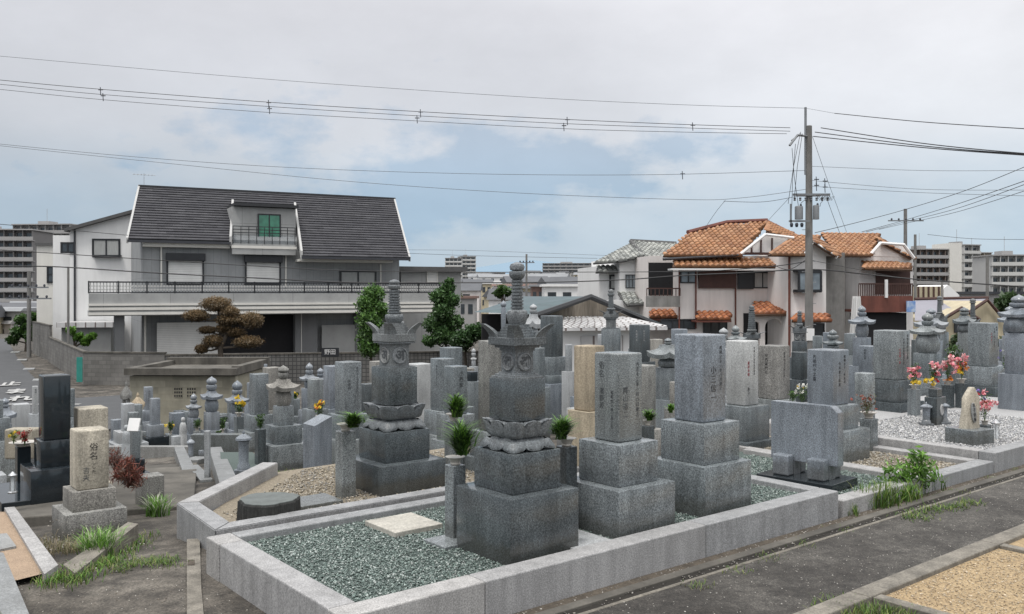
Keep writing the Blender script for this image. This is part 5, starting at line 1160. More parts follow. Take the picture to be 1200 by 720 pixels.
# white curtain sheet by its wall
mb=MB(); zt_=H4.z(1003,347); 
for k in range(16):
    t0,t1=k/16,(k+1)/16; f=lambda t:(H4.s(999+10*t,-2.5),-2.5-.05*math.sin(k*0+t*30),zt_); q=lambda t:(H4.s(991+25*t,-2.5),-2.5-.16*math.sin(t*30),-.5)
    mb.poly([q(t0),q(t1),f(t1),f(t0)])
o=mb.done('tarpaulin','wh',r)
# --- grey-tiled white house
I=Fr(700,50,8,-2.8); r=I.root('grey_tile_house','white two storey house with grey tiled hip roof in the centre','house'); TK['parent']=r
wallbox(I,r,702,726,312,1.2,7,'wh'); wallbox(I,r,726,754,302,0,7,'wh'); wallbox(I,r,754,800,302,1.2,7,'woodg')
GK=dict(mat='slate',deck='deck_g',parent=r,tw=.28,tl=.34,prof='s',cols=GRT)
tileroof('roof',[I.pt(739,284,3.2),I.pt(792,287,3.4),I.pt(786,304,-.4),I.pt(752,301,-.4)],**GK)
tileroof('roof',[I.pt(739,284,3.2),I.pt(756,301,-.4),I.pt(728,304,-.5),I.pt(695,309,.6),I.pt(716,299,1.6)],**GK)
mb=MB(); mb.tube([I.pt(739,283,3.2),I.pt(792,286,3.4)],.16,6); mb.tube([I.pt(739,283,3.2),I.pt(755,301,-.4)],.12,6); mb.done('ridge_cap','deck_g',r)
tileroof('pent_roof',[I.pt(700,312,1.1),I.pt(726,312,1.1),I.pt(727,318,.3),I.pt(698,319,.3)],**GK)
window(I,r,714,727,322,340,1.15,'dkframe','curtain',1,1,.1); window(I,r,733,745,322,338,-.02,'dkframe','glassb',3,1,.04)
MB().box(I.s(758,1.1),I.s(790,1.1),1.05,1.18,I.z(775,345,1.1),I.z(775,310,1.1)).done('veranda_opening','void',r)
tileroof('porch_roof',[I.pt(724,343,0),I.pt(742,343,0),I.pt(756,356,-2),I.pt(735,358,-2)],**GK)
wallbox(I,r,715,756,352,-1.0,-.1,'wh')
# --- green shed with lean-to
Jf=Fr(640,36,12,-2.6); r=Jf.root('teal_roof_shed','long shed with teal metal roof and weathered board gable','shed')
MB().poly([Jf.pt(555,366,1),Jf.pt(633,369,0),Jf.pt(692,347.5,2.5),Jf.pt(612,347.5,11)]).done('roof','teal',r)
MB().poly([Jf.pt(692,347.5,2.5),Jf.pt(780,384,3.0),Jf.pt(782,382,9),Jf.pt(697,347,9)]).done('roof','teal',r)
mb=MB(); mb.tube([Jf.pt(628,370,0),Jf.pt(692,348,1.2),Jf.pt(776,384,1.5)],.13,6); mb.done('verge_board','dkframe',r)
MB().prism([(Jf.s(640,1.6),-1),(Jf.s(762,1.6),-1),(Jf.s(762,1.6),Jf.z(762,383,1.6)),(Jf.s(693,1.6),Jf.z(693,351,1.6)),(Jf.s(640,1.6),Jf.z(640,370,1.6))],'y',1.6,9).done('wall','woodg',r)
MB().box(Jf.s(565,3),Jf.s(640,3),3,3.2,-1,Jf.z(600,368,3)).done('open_side','void',r)
mb=MB(); n0,n1=-1.6,1.5; z1=Jf.z(710,372,1.5); z0=Jf.z(710,384,-1.6); s0,s1=Jf.s(655,-1.6),Jf.s(782,-1.6)
mb.poly([(s0,n1,z1),(s1-.8,n1,z1),(s1,n0,z0),(s0,n0,z0)]); mb.box(s0,s1,n0-.02,n0+.02,z0-.12,z0-.01)
for k in range(22):
    x=s0+(s1-s0)*k/21; mb.tube([(x-.03,n0,z0+.03),(x-.03-.8*k/21,n1,z1+.03)],.03,4)
mb.done('lean_to_roof','corr',r)
MB().box(s0,s1-.6,-1.0,1.5,-1,z0-.05).done('lean_to_wall','wh',r)
MB().box(Jf.s(681,-1.05),Jf.s(730,-1.05),-1.06,-1.01,-.9,z0-.35).done('roller_shutter','corr',r)
# --- purple roof house right
Q=Fr(1075,60,4,-2.6); r=Q.root('yellow_gable_house','low house with purple grey roof and pale yellow gables on the right','house')
M['purp']=plain('purple_grey_roof',(.24,.235,.27),.6,.12,1,sx=(1,1,6)); M['yel']=plain('pale_yellow_wall',(.50,.44,.31),.85,.1,1,streak=.15)
MB().poly([Q.pt(1072,352,6),Q.pt(1157,350,6),Q.pt(1146,367,0),Q.pt(1112,366,0),Q.pt(1108,376,-1.5),Q.pt(1072,376,-1.5)]).done('roof','purp',r)
MB().prism([(Q.s(1120,-.2),-1),(Q.s(1176,-.2),-1),(Q.s(1176,-.2),Q.z(1176,374)),(Q.s(1157,-.2),Q.z(1157,353)),(Q.s(1120,-.2),Q.z(1120,375))],'y',-.2,6).done('gable_wall','yel',r)
MB().prism([(Q.s(1104,-2),-1),(Q.s(1146,-2),-1),(Q.s(1146,-2),Q.z(1146,374,-2)),(Q.s(1127,-2),Q.z(1127,362,-2)),(Q.s(1104,-2),Q.z(1104,374,-2))],'y',-2,-.25).done('gable_wall','yel',r)
for tt in ([Q.pt(1102,376,-2.3),Q.pt(1127,361,-2.3),Q.pt(1148,375,-2.3)],[Q.pt(1120,377,-.5),Q.pt(1157,351.5,-.5),Q.pt(1178,376,-.5)],[Q.pt(1072,350.5,6),Q.pt(1158,349,6)]): MB().tube(tt,.12,6).done('verge_board','timber',r)
window(Q,r,1118,1126,374,390,-2.05,'dkframe','glassd',1,1,.06)
# house with timbered gable behind
Q2=Fr(1073,78,2,-2.8); r=Q2.root('timber_framed_house','cream house with dark half timbering behind the purple grey roof','house')
MB().box(0,Q2.s(1106),0,6,-1,Q2.z(1090,336)).done('wall','yel',r)
MB().prism([(Q2.s(1104),-1),(Q2.s(1122),-1),(Q2.s(1122),Q2.z(1122,346)),(Q2.s(1109),Q2.z(1109,334)),(Q2.s(1104),Q2.z(1104,338))],'y',-.3,5).done('gable_wall','wh',r)
mb=MB()
for k in range(6): x=Q2.s(1076+6*k); mb.box(x-.08,x+.08,-.06,0,2,Q2.z(1090,336))
mb.done('timber','timber',r)
# --- walls
def longwall(label,pts,h,mat,cap='conc_dark',th=.15,name='block_wall'):
    x0,y0=pts[0]; e=empty(name,(x0,y0,0),0,label,'wall')
    for (a,b) in zip(pts,pts[1:]):
        a=Vector(a);b=Vector(b); t=(b-a); L=t.length; o=MB().box(0,L,0,th,-.5,h[1]-h[0]).done('panel',mat,e); o.location=(a.x-x0,a.y-y0,h[0]); o.rotation_euler=(0,0,math.atan2(t.y,t.x))
        o2=MB().box(-.02,L+.02,-.03,th+.03,h[1]-h[0]+.003,h[1]-h[0]+.08).done('coping',cap,e); o2.location=o.location; o2.rotation_euler=o.rotation_euler
    return e
def X(px,d): return ((px-600)/F*d,d)
longwall('stained grey block wall around the corner of the grey house',[X(57,58),X(98,43.5),X(193,43)],(-3.3,-1.35),'block')
longwall('patterned concrete block wall in front of the grey house',[X(193.5,43),X(600,46)],(-3.2,-1.45),'grille')
longwall('grey block wall with a dark gate beside the street',[X(38,66),X(58,58.5)],(-3.4,-.6),'block')
Mx={} ; M['greens']=plain('green_sign',(.03,.24,.20),.5); q=X(95,43.0); o=MB().box(-.14,.14,-.02,.02,-.6,.6).done('sign','greens'); o.location=(q[0],q[1]-.15,-2.1); tag(o,'narrow green sign on the corner of the stained block wall','sign')
q=P(387,413,42.8); e=empty('house_nameplate',q,0,'small black nameplate above the patterned wall','sign'); MB().box(-.42,.42,-.04,.04,-.22,.22,.01).done('plate','dkframe',e); text_mesh('lettering','野田','' or .28,'white',e,(0,-.042,0),(math.pi/2,0,0),False)
# --- cream block structure
T_=Fr(152,26,-1,-2.75); r=T_.root('block_enclosure','cream block enclosure with a raised concrete rim behind the left graves','block enclosure')
sx=T_.s(276); wl=MB().box(0,sx,0,3,-.3,T_.z(210,441)).done('wall','creamwall',r)
zt=T_.z(210,440,-.2); zh=T_.z(210,432,-.2); a,b=T_.s(145,-.2),T_.s(277,-.2)
mb=MB(); mb.box(a,b,-.2,.12,zt,zh); mb.box(a,b,2.9,3.15,zt,zh+.09); mb.box(a,a+.25,.12,2.9,zt,zh); mb.box(b-.25,b,.12,2.9,zt,zh+.04); mb.box(a+.25,b-.25,.12,2.9,zt,zt+.06); mb.done('rim','conc_dark',r)
for (x0,x1) in ((204,214),(219,230)):
    aa,bb,z0,z1=T_.rect(x0,x1,454,466,0); mb=MB(); mb.box(aa,bb,-.012,.0-.002,z0,z1); v=mb.done('vent_block','creamwall',r)
    mb=MB()
    for i in range(4):
        for j in range(3):
            cx_=aa+(bb-aa)*(i+.5)/4; cz=z0+(z1-z0)*(j+.5)/3; mb.box(cx_-.02,cx_+.02,-.016,-.0125,cz-.03,cz+.03)
    mb.done('vent_holes','void',v)
# --- far town houses
M['rf1']=plain('far_roof_dark',(.11,.115,.125),.8,.2,.5); M['rf2']=plain('far_roof_brown',(.20,.13,.11),.8,.2,.5); M['rf3']=plain('far_roof_grey',(.27,.28,.29),.8,.2,.5)
def farhouse(px,d,wm,hm,i):
    x=(px-600)/F*d; g=terr(x,d); hm=hm-g; e=empty('town_house',(x,d,g),random.uniform(-.5,.5),['small pale house of the distant town','low white house of the distant town','small brownish house of the distant town'][i%3],'house','houses of the distant town')
    wm2=random.uniform(5,8); wmat=['wh','aptl','yel','aptw','plaster'][random.randrange(5)]; MB().box(-wm/2,wm/2,-wm2/2,wm2/2,-2,hm).done('wall',wmat,e)
    rh=random.choice([1.6,2.2,.4]); MB().prism([(-wm2/2-.5,hm),(wm2/2+.5,hm),(0 if rh>1 else wm2/2,hm+rh),(0 if rh>1 else -wm2/2,hm+rh)],'x',-wm/2-.4,wm/2+.4).done('roof',['rf1','rf3','rf3','rf1','rf2','aptl'][random.randrange(6)],e)
    for k in range(max(2,int(wm/4))):
        xx=-wm/2+wm*(k+.5)/max(2,int(wm/4)); MB().box(xx-.7,xx+.7,-wm2/2-.04,-wm2/2,hm-2.1,hm-.7).done('window','glassd',e)
rs=random.getstate(); random.seed(5)
for i in range(140):
    px=random.choice([random.uniform(478,705),random.uniform(478,705),random.uniform(560,800),random.uniform(1030,1230),random.uniform(-60,70)])
    y=random.uniform(324,346); dt=random.uniform(170,520)
    if px<80 or px>1000: dt=random.uniform(110,230); y=random.uniform(350,372)
    if i>95: px=random.uniform(478,720); dt=random.uniform(450,800); y=random.uniform(317,335)
    top=EYE+(HY-y)/F*dt-1.5
    farhouse(px,dt,random.uniform(7,18),top,i)
random.setstate(rs)
def flatbld(px0,px1,yt,d,mat,label,dep=10,roof='aptl',rows=1,nw=4):
    f=Fr(px0,d,0,terr((px0-600)/F*d,d)); r=f.root('town_building',label,'building'); wallbox(f,r,px0,px1,yt,0,dep,mat); zt=f.z((px0+px1)/2,yt); MB().box(-.3,f.s(px1)+.3,-.3,dep,zt,zt+.3).done('roof',roof,r)
    for j in range(rows):
        for k in range(nw): x=f.s(px1)*(k+.5)/nw; w=f.s(px1)/nw*.28; MB().box(x-w,x+w,-.05,0,zt-1.9-j*2.9,zt-.7-j*2.9).done('window','glassd',r)
flatbld(546,576,333,200,'yel','cream apartment house with a balcony seen above the hedge',8,'wh',2,5)
flatbld(638,691,336,110,'wh','white boxy factory hall behind the teal roof',14,'wh',1,3)
flatbld(623,637,336,120,'rf2','reddish brown small building left of the white hall',8,'rf3',1,2)
flatbld(518,556,350,110,'aptl','low grey building with brown roof beyond the left trees',8,'rf2',1,4)
flatbld(503,520,338,88,'wallg2','plain grey wall building right of the left trees',6,'aptl',1,1)
flatbld(1165,1215,345,100,'aptl','dark parking deck at the right edge',10,'gutterm',2,6)
# white parked vans near trees are small: one van
# --- mountains (faint)
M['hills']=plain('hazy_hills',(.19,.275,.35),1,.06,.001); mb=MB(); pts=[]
R_=[(300,328),(480,322),(540,316),(570,312),(600,307),(625,305),(650,308),(680,314),(720,320),(800,326),(1000,330)]
V=[];n_=len(R_)
for px,py in R_: p=P(px,py,5200); V.append((p.x,p.y,p.z)); 
for px,py in R_: p=P(px,py,4300); V.append((p.x,p.y-300,-60))
o=npmesh('hills',V,[(i,i+1,n_+i+1,n_+i) for i in range(n_-1)],'hills'); o['kind']='structure'
# ------------------------------------------------------------------ pole and wires
M['pole']=plain('concrete_pole',(.21,.205,.195),.8,.25,2,streak=.3); M['wire']=plain('wire_black',(.02,.02,.022),.6); M['wiret']=plain('wire_grey',(.10,.11,.12),.6); M['ins']=plain('insulator',(.04,.045,.06),.35); M['gal']=plain('galvanised',(.24,.25,.26),.5,.2,5,metal=.5)
PD=38.0; px_,py_=(948-600)/F*PD,PD; pz=terr(px_,py_)
e=empty('utility_pole',(px_,py_,pz),0,'tall concrete utility pole with transformer beside the orange roofed house','utility pole')
def pz_(y): return EYE+(HY-y)/F*PD-pz
def pxm(x): return (x-948)/F*PD
MB().lathe([(.19,0),(.125,pz_(148)),(.10,pz_(148)+.02)],16).done('shaft','pole',e,40)
MB().tube([(pxm(944),0,pz_(205)),(pxm(944),0,pz_(126))],.055,8).done('extension_tube','gal',e)
mb=MB(); mb.tube([(0,0,pz_(160)),(pxm(932),-.3,pz_(160)),(pxm(921),-.5,pz_(173))],.05,6); mb.tube([(pxm(938),0,pz_(157)),(pxm(926),-.2,pz_(166))],.04,6); mb.done('side_arm','gal',e)
mb=MB(); mb.box(pxm(928),pxm(971),-.2,-.1,pz_(230),pz_(227.5)); mb.box(pxm(935),pxm(962),.1,.2,pz_(230),pz_(227.5)); mb.done('crossarm','gal',e)
for k in range(7):
    x=pxm(930+k*6.4); MB().lathe([(.04,pz_(232)),(.06,pz_(233.2)),(.035,pz_(234)),(.06,pz_(235.4)),(.03,pz_(236))],8).done('insulator','ins',e).location=(x,-.15,0)
for nm,x,r_,y0,y1 in (('transformer',933.5,.17,244,258),('transformer',953.5,.13,243,258)):
    t=MB().lathe([(r_,pz_(y1)),(r_*1.0,pz_(y0)),(r_*.9,pz_(y0-1.3)),(r_*.3,pz_(y0-1.8))],16,pxm(x),-.3).done(nm,'gal',e,40)
    MB().lathe([(.035,pz_(y0-1)),(.05,pz_(y0-2.5)),(.03,pz_(y0-4))],8,pxm(x)+r_*.5,-.3).done('bushing','ins',t)
mb=MB(); mb.box(pxm(922),pxm(946),-.35,-.27,pz_(261),pz_(259)); mb.box(pxm(923),pxm(925),-.35,-.3,pz_(262),pz_(240)); mb.done('transformer_bracket','gal',e)
for k in range(3): MB().lathe([(.05,pz_(267)),(.075,pz_(264)),(.05,pz_(262))],8,pxm(925+k*6),-.3).done('insulator','ins',e)
mb=MB()
for (x,y,x2,y2) in ((936,156,921,240),(938,158,928,236),(930,170,925,255),(926,175,933,243),(962,236,958,243),(940,236,935,242)):
    a=(pxm(x),-.25,pz_(y));b=(pxm(x2),-.3,pz_(y2)); mb.tube([a,((a[0]+b[0])/2-.08,-.4,(a[2]+b[2])/2),b],.012,4)
for k in range(8):
    x=pxm(955+k*2); mb.tube([(x,-.2,pz_(229)),(x+.1,-.3,pz_(236)),(x+.25,-.2,pz_(231))],.012,4)
mb.done('jumper_cable','wire',e)
MB().box(pxm(943.5),pxm(952.5),-.2,-.16,pz_(399),pz_(385)).done('number_plate','wh',e)
mb=MB(); 
for k in range(14): 
    zz=1.8+k*.45; 
    if k%2: mb.tube([(.14,0,zz),(.30,0,zz)],.012,4)
    else: mb.tube([(-.14,0,zz),(-.30,0,zz)],.012,4)
mb.done('step_bolt','gal',e)
def smallpole(label,px,d,yt,w,arms=(),mat='pole'):
    x=(px-600)/F*d; g=terr(x,d); e=empty('utility_pole',(x,d,g),0,label,'utility pole'); z=EYE+(HY-yt)/F*d-g
    MB().lathe([(w*1.2/2,0),(w/2,z)],10).done('shaft',mat,e,40)
    for y,hw in arms:
        zz=EYE+(HY-y)/F*d-g; MB().box(-hw,hw,-.12,-.06,zz-.05,zz+.05).done('crossarm','gal',e)
        for k in range(5): MB().lathe([(.05,zz+.05),(.09,zz+.12),(.05,zz+.22)],8,-hw+2*hw*(k+.5)/5,-.09).done('insulator','ins',e)
smallpole('distant twin topped pole behind the orange roofs',1061,75,245,.28,((259,1.5),))
smallpole('thin dark pole right of the red balcony house',1072.5,70,275,.2,())
smallpole('thin distant pole between the apartment blocks',1157,95,300,.3,())
smallpole('thin dark pole behind the ornate stupa',617,100,298,.22,((308,.9),))
smallpole('slim pole standing behind the left street wall',240/3,50,390 if 0 else 314,.12,())
smallpole('street pole with small crossbars at the far left',34,62,318,.25,((337,1.4),(350,1.6)))
smallpole('thin pole beside the purple grey roof',1104,64,330,.16,())
def wire(label,pts,r,mat='wire',group='overhead wires',ds=None,marks=()):
    """pts: (px,py,d)"""
    c=[P(*p) for p in pts]; out=[]
    for i in range(len(c)-1):
        p0=c[max(i-1,0)];p1=c[i];p2=c[i+1];p3=c[min(i+2,len(c)-1)]
        for k in range(8):
            t=k/8; out.append(.5*((2*p1)+(-p0+p2)*t+(2*p0-5*p1+4*p2-p3)*t*t+(-p0+3*p1-3*p2+p3)*t**3))
    out.append(c[-1]); o0=out[0].copy(); e=empty('overhead_wire',o0,0,label,'wire',group)
    MB().tube([p-o0 for p in out],r*.85,5).done('cable',mat,e,True)
    for mk in marks:
        p=P(*mk)-o0; mb=MB(); mb.tube([p+Vector((-.02,0,.14)),p+Vector((.0,0,-.22))],.018,5); mb.tube([p+Vector((-.10,0,.02)),p+Vector((.10,0,.02))],.024,5); mb.done('spacer','ins',e)
    return e
def dd(x,d0=46,d1=38): return d0+(d1-d0)*x/945
def W3(l,yy,d0,d1,x1=945): return [(x,y,d0+(d1-d0)*(x/x1)) for x,y in yy]
wire('thin ground wire running above all others to the pole top',W3(0,[(-60,61),(0,66),(300,92),(600,113),(800,123),(944,127)],40,38),.011,'wiret')
wire('upper line of the triple power line left of the pole',W3(0,[(-60,88),(0,94),(120,105),(315,120),(490,131),(660,140),(800,146),(926,150)],40,38),.016,'wire',marks=[(x,y,40-2*x/945) for x,y in ((118,106),(315,121),(493,132),(665,141),(812,147.5))])
wire('middle line of the triple power line left of the pole',W3(0,[(-60,94),(0,99),(120,111),(315,125),(490,136),(660,145),(800,150),(926,154)],40.5,38.2),.014,'wire',marks=[(x,y,40.5-2*x/945) for x,y in ((121,113),(316,128),(489,139),(661,148))])
wire('lower line of the triple power line left of the pole',W3(0,[(-60,100),(0,105),(120,117),(315,132),(490,142),(660,151),(800,155),(922,157)],41,38.3),.013,'wire')
wire('thin telephone wire crossing above the slate roof, upper',W3(0,[(-60,162),(0,169),(170,185),(350,197),(560,204),(760,205),(945,200)],42,38),.012,'wiret',marks=[(800,204.5,38.6)])
wire('thin telephone wire crossing above the slate roof, lower',W3(0,[(-60,163),(0,171),(200,192),(400,212),(600,226),(800,234),(870,232),(945,222)],43,38),.012,'wiret')
wire('looped wire hanging left of the pole',W3(0,[(848,236),(890,237),(920,233),(946,227)],40,38),.012,'wire')
wire('slanting wire going down to the orange roof from the loop',[(850,235,40),(838,250,42),(822,274,46)],.011,'wire')
wire('slanting stay wire left of the pole above the orange roof',[(925,232,38),(910,248,40),(897,262,46)],.010,'wiret')
for i,(ya,ym,yb,xa) in enumerate(((133,143,151,978),(150,168,180,962),(155,171,181,955),(160,173,182,953))):
    wire(('top thick power line to the right of the pole','second thick power line to the right of the pole','third thick power line to the right of the pole','lowest thick power line to the right of the pole')[i],[(xa,ya,37.5),(1080,ym if i else 143,33),(1200,yb,28),(1260,yb+3,26)],.022 if i else .018)
wire('thin wire from the pole top to the right line',[(944,127,38),(978,133,37.5)],.008,'wiret')
wire('thin level wire right of the pole, upper',[(948,195,38),(1080,200,36),(1210,200,33)],.010,'wiret')
wire('thin level wire right of the pole with bead insulators',[(948,211,38),(975,214,37.5),(1080,222,36),(1210,223,33)],.010,'wiret',marks=[(957,211,37.9),(967,213,37.8)])
wire('thin level wire right of the pole, lower',[(948,218,38),(975,220,37.5),(1080,226,36),(1210,230,33)],.010,'wiret',marks=[(957,218,37.9),(967,220,37.8)])
wire('rising service wire from the orange roof to the right',[(955,273,40),(1000,262,44),(1060,246,50),(1130,224,44),(1210,192,38)],.018)
wire('rising bundle through the distant pole, upper',[(1010,272,50),(1061,258,72),(1120,240,55),(1210,209,40)],.022)
wire('rising bundle through the distant pole, middle',[(1015,272,50),(1061,260,72),(1120,245,55),(1210,213,40)],.020)
wire('rising bundle through the distant pole, lower',[(1030,269,50),(1061,262,72),(1120,249,55),(1210,221,40)],.018)
wire('thin far wire above the right apartments',[(1087,275,60),(1140,280,58),(1210,281,55)],.016)
wire('long steep stay wire right of the pole',[(952,160,38),(970,212,40),(992,272,45)],.010,'wiret')
wire('short stay wire from the crossarm',[(969,233,38),(977,255,41),(984,273,45)],.012,'wire')
wire('heavy black telephone cable passing in front of the balcony',[(-60,309,40),(0,312,40),(70,313,41),(180,320,42),(300,326,43),(400,331,44),(530,331.5,44),(640,331,43),(730,328,42),(800,323,41),(870,320,40),(950,316,38),(1010,321,38),(1080,328,37),(1210,337,36)],.032)
wire('black cable passing in front of the shuttered windows',[(-60,289,41),(0,293,41),(93,299,42),(200,306,43),(300,312,44),(398,317,45),(530,319,45),(700,319,44),(820,318,42),(900,313,40),(950,306,38)],.022)
wire('thin cable across the white gabled house',[(-60,258,44),(0,263,45),(60,268,48),(150,276,51)],.018)
wire('far power line left of the orange roofs, upper',[(478,293,60),(560,294,62),(720,300,60)],.012,'wiret')
wire('far power line left of the orange roofs, lower',[(478,297,60),(560,300,62),(700,303,60)],.014,'wire')
wire('drooping service cable in front of the bay window',[(905,310,42),(925,316,41),(948,302,38.3)],.018)
wire('cable to the red balcony house',[(950,305,38.3),(985,312,42),(1060,327,46)],.016)
# ------------------------------------------------------------------ vegetation
def tree(label,px,d,yb,yt,blobs,n,size,cols,cat='tree',trunkpx=4,group=None,name='tree',dark=.4,limbs=True,mat='leaf',asp=.5,flat=.85,gy=None):
    x=(px-600)/F*d; g=terr(x,d); e=empty(name,(x,d,g),0,label,cat,group); m=d/F
    def L(bx,by): return ((bx-px)*m,EYE+(HY-by)*m-g)
    cs=[];rs=[]
    for bx,by,br in blobs:
        X_,Z=L(bx,by); cs.append((X_,random.uniform(-.5,.5)*br*m,Z)); rs.append(br*m)
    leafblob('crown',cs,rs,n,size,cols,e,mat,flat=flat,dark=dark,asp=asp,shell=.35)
    zt=max(c[2] for c in cs); mb=MB(); w=trunkpx*m/2
    zc_=sum(c[2] for c in cs)/len(cs); mb.tube([(0,0,-.3),(w*.6,0,zc_*.4),(-w*.4,0,zc_*.8),(0,0,zc_+.3*(zt-zc_))],[w,w*.85,w*.65,w*.3],8)
    for c in cs[::1]:
        z0=max(.3,min(c[2]-.2,zc_*.75)); mb.tube([(0,0,z0*.9),((c[0])*.5,c[1]*.5,(z0+c[2])/2-.05),c],[w*.5,w*.35,w*.12],6)
    mb.done('trunk','bark',e); return e
tree('slender bright green tree in front of the grey house balcony',434,41,420,332,[(437,345,13),(430,357,12),(443,363,12),(433,375,14),(440,388,14),(429,395,11),(434,407,13),(446,398,9)],11000,.075,[(.10,.20,.05),(.14,.27,.06),(.07,.15,.04)],trunkpx=4)
tree('layered green pine beside the right end of the balcony',522,44,420,325,[(524,338,9),(514,348,10),(530,352,9),(520,365,13),(533,378,10),(508,380,12),(521,392,14),(503,400,8),(527,330,5)],11000,.075,[(.055,.12,.04),(.08,.16,.05),(.10,.20,.06)],trunkpx=4)
tree('low dark rounded hedge bush right of the layered pine',545,42,415,378,[(543,398,13),(556,390,12),(565,386,9),(537,402,9)],6500,.07,[(.04,.09,.03),(.055,.12,.035)],cat='bush',name='bush')
tree('bright small bush near the slim left pole',88,52,410,380,[(84,388,5),(92,395,6),(100,400,6),(108,394,5)],900,.12,BRIGHT,cat='bush',name='bush')
tree('green roadside shrubs along the left street',30,68,410,370,[(24,375,7),(32,384,7),(22,390,8),(36,394,6),(14,398,6),(40,372,6)],1700,.2,[(.05,.11,.03),(.08,.16,.04)],cat='bush',name='bush')
tree('hazy green trees below the right apartments',1186,75,420,350,[(1172,356,9),(1185,352,10),(1198,356,10),(1180,366,10),(1196,370,12)],1800,.3,[(.05,.09,.035),(.07,.12,.045)],name='tree')
tree('overgrown green garden shrubs behind the far graves',1160,30,430,385,[(1112,408,8),(1126,400,9),(1150,400,8),(1160,408,9),(1176,402,8),(1190,410,9)],1800,.09,[(.045,.08,.03),(.06,.11,.04),(.11,.13,.07)],cat='bush',name='bush')
tree('small far tree before the cream apartment house',590,140,360,333,[(588,339,6),(594,342,6),(584,344,5)],500,.35,GREEN,name='tree')
tree('small bush at the foot of the white hall',531,120,360,340,[(528,344,4),(536,346,4)],300,.3,GREEN,name='bush',cat='bush')
# cloud pruned brown pine
x=(262-600)/F*40; g=terr(x,40); e=empty('cloud_pruned_pine',(x,40,g),0,'cloud pruned pine with browned rounded pads before the grey house','tree'); m=40/F
pads=[(253,357,16,8),(233,370,13,6),(270,366,10,6),(269,375,13,6),(292,376,13,9),(242,387,9,4),(275,390,10,5),(250,400,11,7),(236,409,7,5),(290,401,15,6.5),(262,385,8,5)]
BR=[(.22,.145,.07),(.17,.115,.06),(.26,.18,.095),(.14,.11,.06)]
mb=MB(); L=lambda a,b:((a-262)*m,EYE+(HY-b)*m-g)
tr=[(0,0,-.2),(L(258,408)[0],0,L(258,408)[1]),(L(266,392)[0],0,L(0,392)[1]),(L(257,376)[0],0,L(0,376)[1]),(L(255,360)[0],0,L(0,360)[1])]
mb.tube(tr,[.14,.12,.10,.07,.04],8)
for (a,b,rx,rz) in pads:
    X_,Z=L(a,b); yy=random.uniform(-.3,.3); k=min(tr[1:],key=lambda t:abs(t[2]-(Z-.25))); mb.tube([k,((k[0]+X_)/2,yy*.5,(k[2]+Z)/2-.1),(X_,yy,Z-rz*m*.3)],[.06,.045,.03],6)
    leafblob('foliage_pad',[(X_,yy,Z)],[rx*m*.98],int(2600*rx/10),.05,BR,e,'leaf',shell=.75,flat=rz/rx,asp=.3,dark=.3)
mb.done('trunk','bark',e)
# weeds
def weeds(label,pts,h,n,spread,w,cols,name='grass_tuft',cat='weeds',rad=.04,lean=.55,group='weeds along the paths'):
    b=[G(a,c) if len((a,c))==2 else 0 for a,c in pts]; o0=b[0].copy(); e=empty(name,o0,0,label,cat,group)
    blades('blades',[tuple(p-o0) for p in b],h,n,spread,w,cols,e,'grass',rad=rad,lean=lean); return e
YG=[(.16,.24,.05),(.10,.19,.04),(.24,.28,.09),(.07,.14,.03)]
weeds('tall bright weeds growing at the kerb near the brown gravel',[(1045,590),(1060,585),(1072,578),(1052,588),(1080,574)],.22,380,.17,.009,BRIGHT+YG,rad=.07)
weeds('thin grass clump left of the tall weeds at the kerb',[(1018,598),(1028,596),(1036,594)],.26,260,.12,.007,YG,rad=.05)
e=empty('leafy_weed',G(1068,583),0,'broad leafed green weed cluster against the kerb','weeds','weeds along the paths'); leafblob('leaves',[(.0,0,.20),(.08,.02,.26),(-.12,0,.18),(.16,.05,.16),(.05,-.02,.33)],[.11,.10,.11,.09,.07],650,.028,BRIGHT,e,'leaf',asp=.3,dark=.5,shell=.3)
weeds('flat creeping grass on the path beside the tall weeds',[(1065,608),(1080,604),(1095,600),(1110,598),(1125,595),(1138,592),(1073,610)],.06,420,.07,.006,YG,rad=.05)
weeds('sprig of grass at the joint before the wide stele',[(998,607),(1001,605)],.14,45,.05,.006,YG,rad=.02)
weeds('grass patch at the bottom beside the sand plot',[(975,719),(990,722),(1005,718),(1020,724),(1040,722),(1060,726),(1000,712),(980,712)],.07,700,.05,.0045,YG,rad=.06)
weeds('spiky grass tuft with pale blades in front of the beige gravestone',[(112,655),(118,657),(108,657),(124,652)],.24,380,.17,.008,BRIGHT+[(.35,.40,.25)],rad=.035)
weeds('spiky grass tuft with white tips beside the path steps',[(183,604),(187,606),(179,605)],.22,300,.15,.008,BRIGHT+[(.5,.52,.42)],rad=.03)
weeds('low grass spreading along the broken concrete edging',[(70,680),(80,676),(92,672),(104,668),(116,665),(128,662),(140,657),(150,648),(160,640),(165,632),(60,686),(85,684),(98,678)],.07,1000,.06,.005,YG+BRIGHT+[(.22,.2,.1)],rad=.06)
weeds('scattered thin weeds across the left path',[(150,664),(165,662),(178,660),(190,658),(200,662),(140,668)],.045,380,.05,.0045,YG,rad=.05)
weeds('dry straw coloured grass at the foot of the beige gravestone',[(60,640),(72,646),(84,648),(96,646),(108,642),(66,648)],.10,520,.10,.004,[(.28,.23,.14),(.22,.19,.11),(.16,.17,.08)],rad=.07)
weeds('short weeds in the gap along the gutter strip',[(860,672),(900,655),(940,640),(985,622),(820,690),(1120,578),(1160,563),(1190,553)],.045,420,.04,.004,YG+[(.2,.18,.1)],rad=.05)
weeds('tiny green plant at the base of the faintly carved gravestone',[(787,615),(789,614)],.05,40,.04,.006,BRIGHT,rad=.01)
weeds('low moss and grass behind the tree stump plot',[(318,560),(330,557),(342,555),(350,554),(325,556)],.04,300,.05,.006,YG,rad=.1)
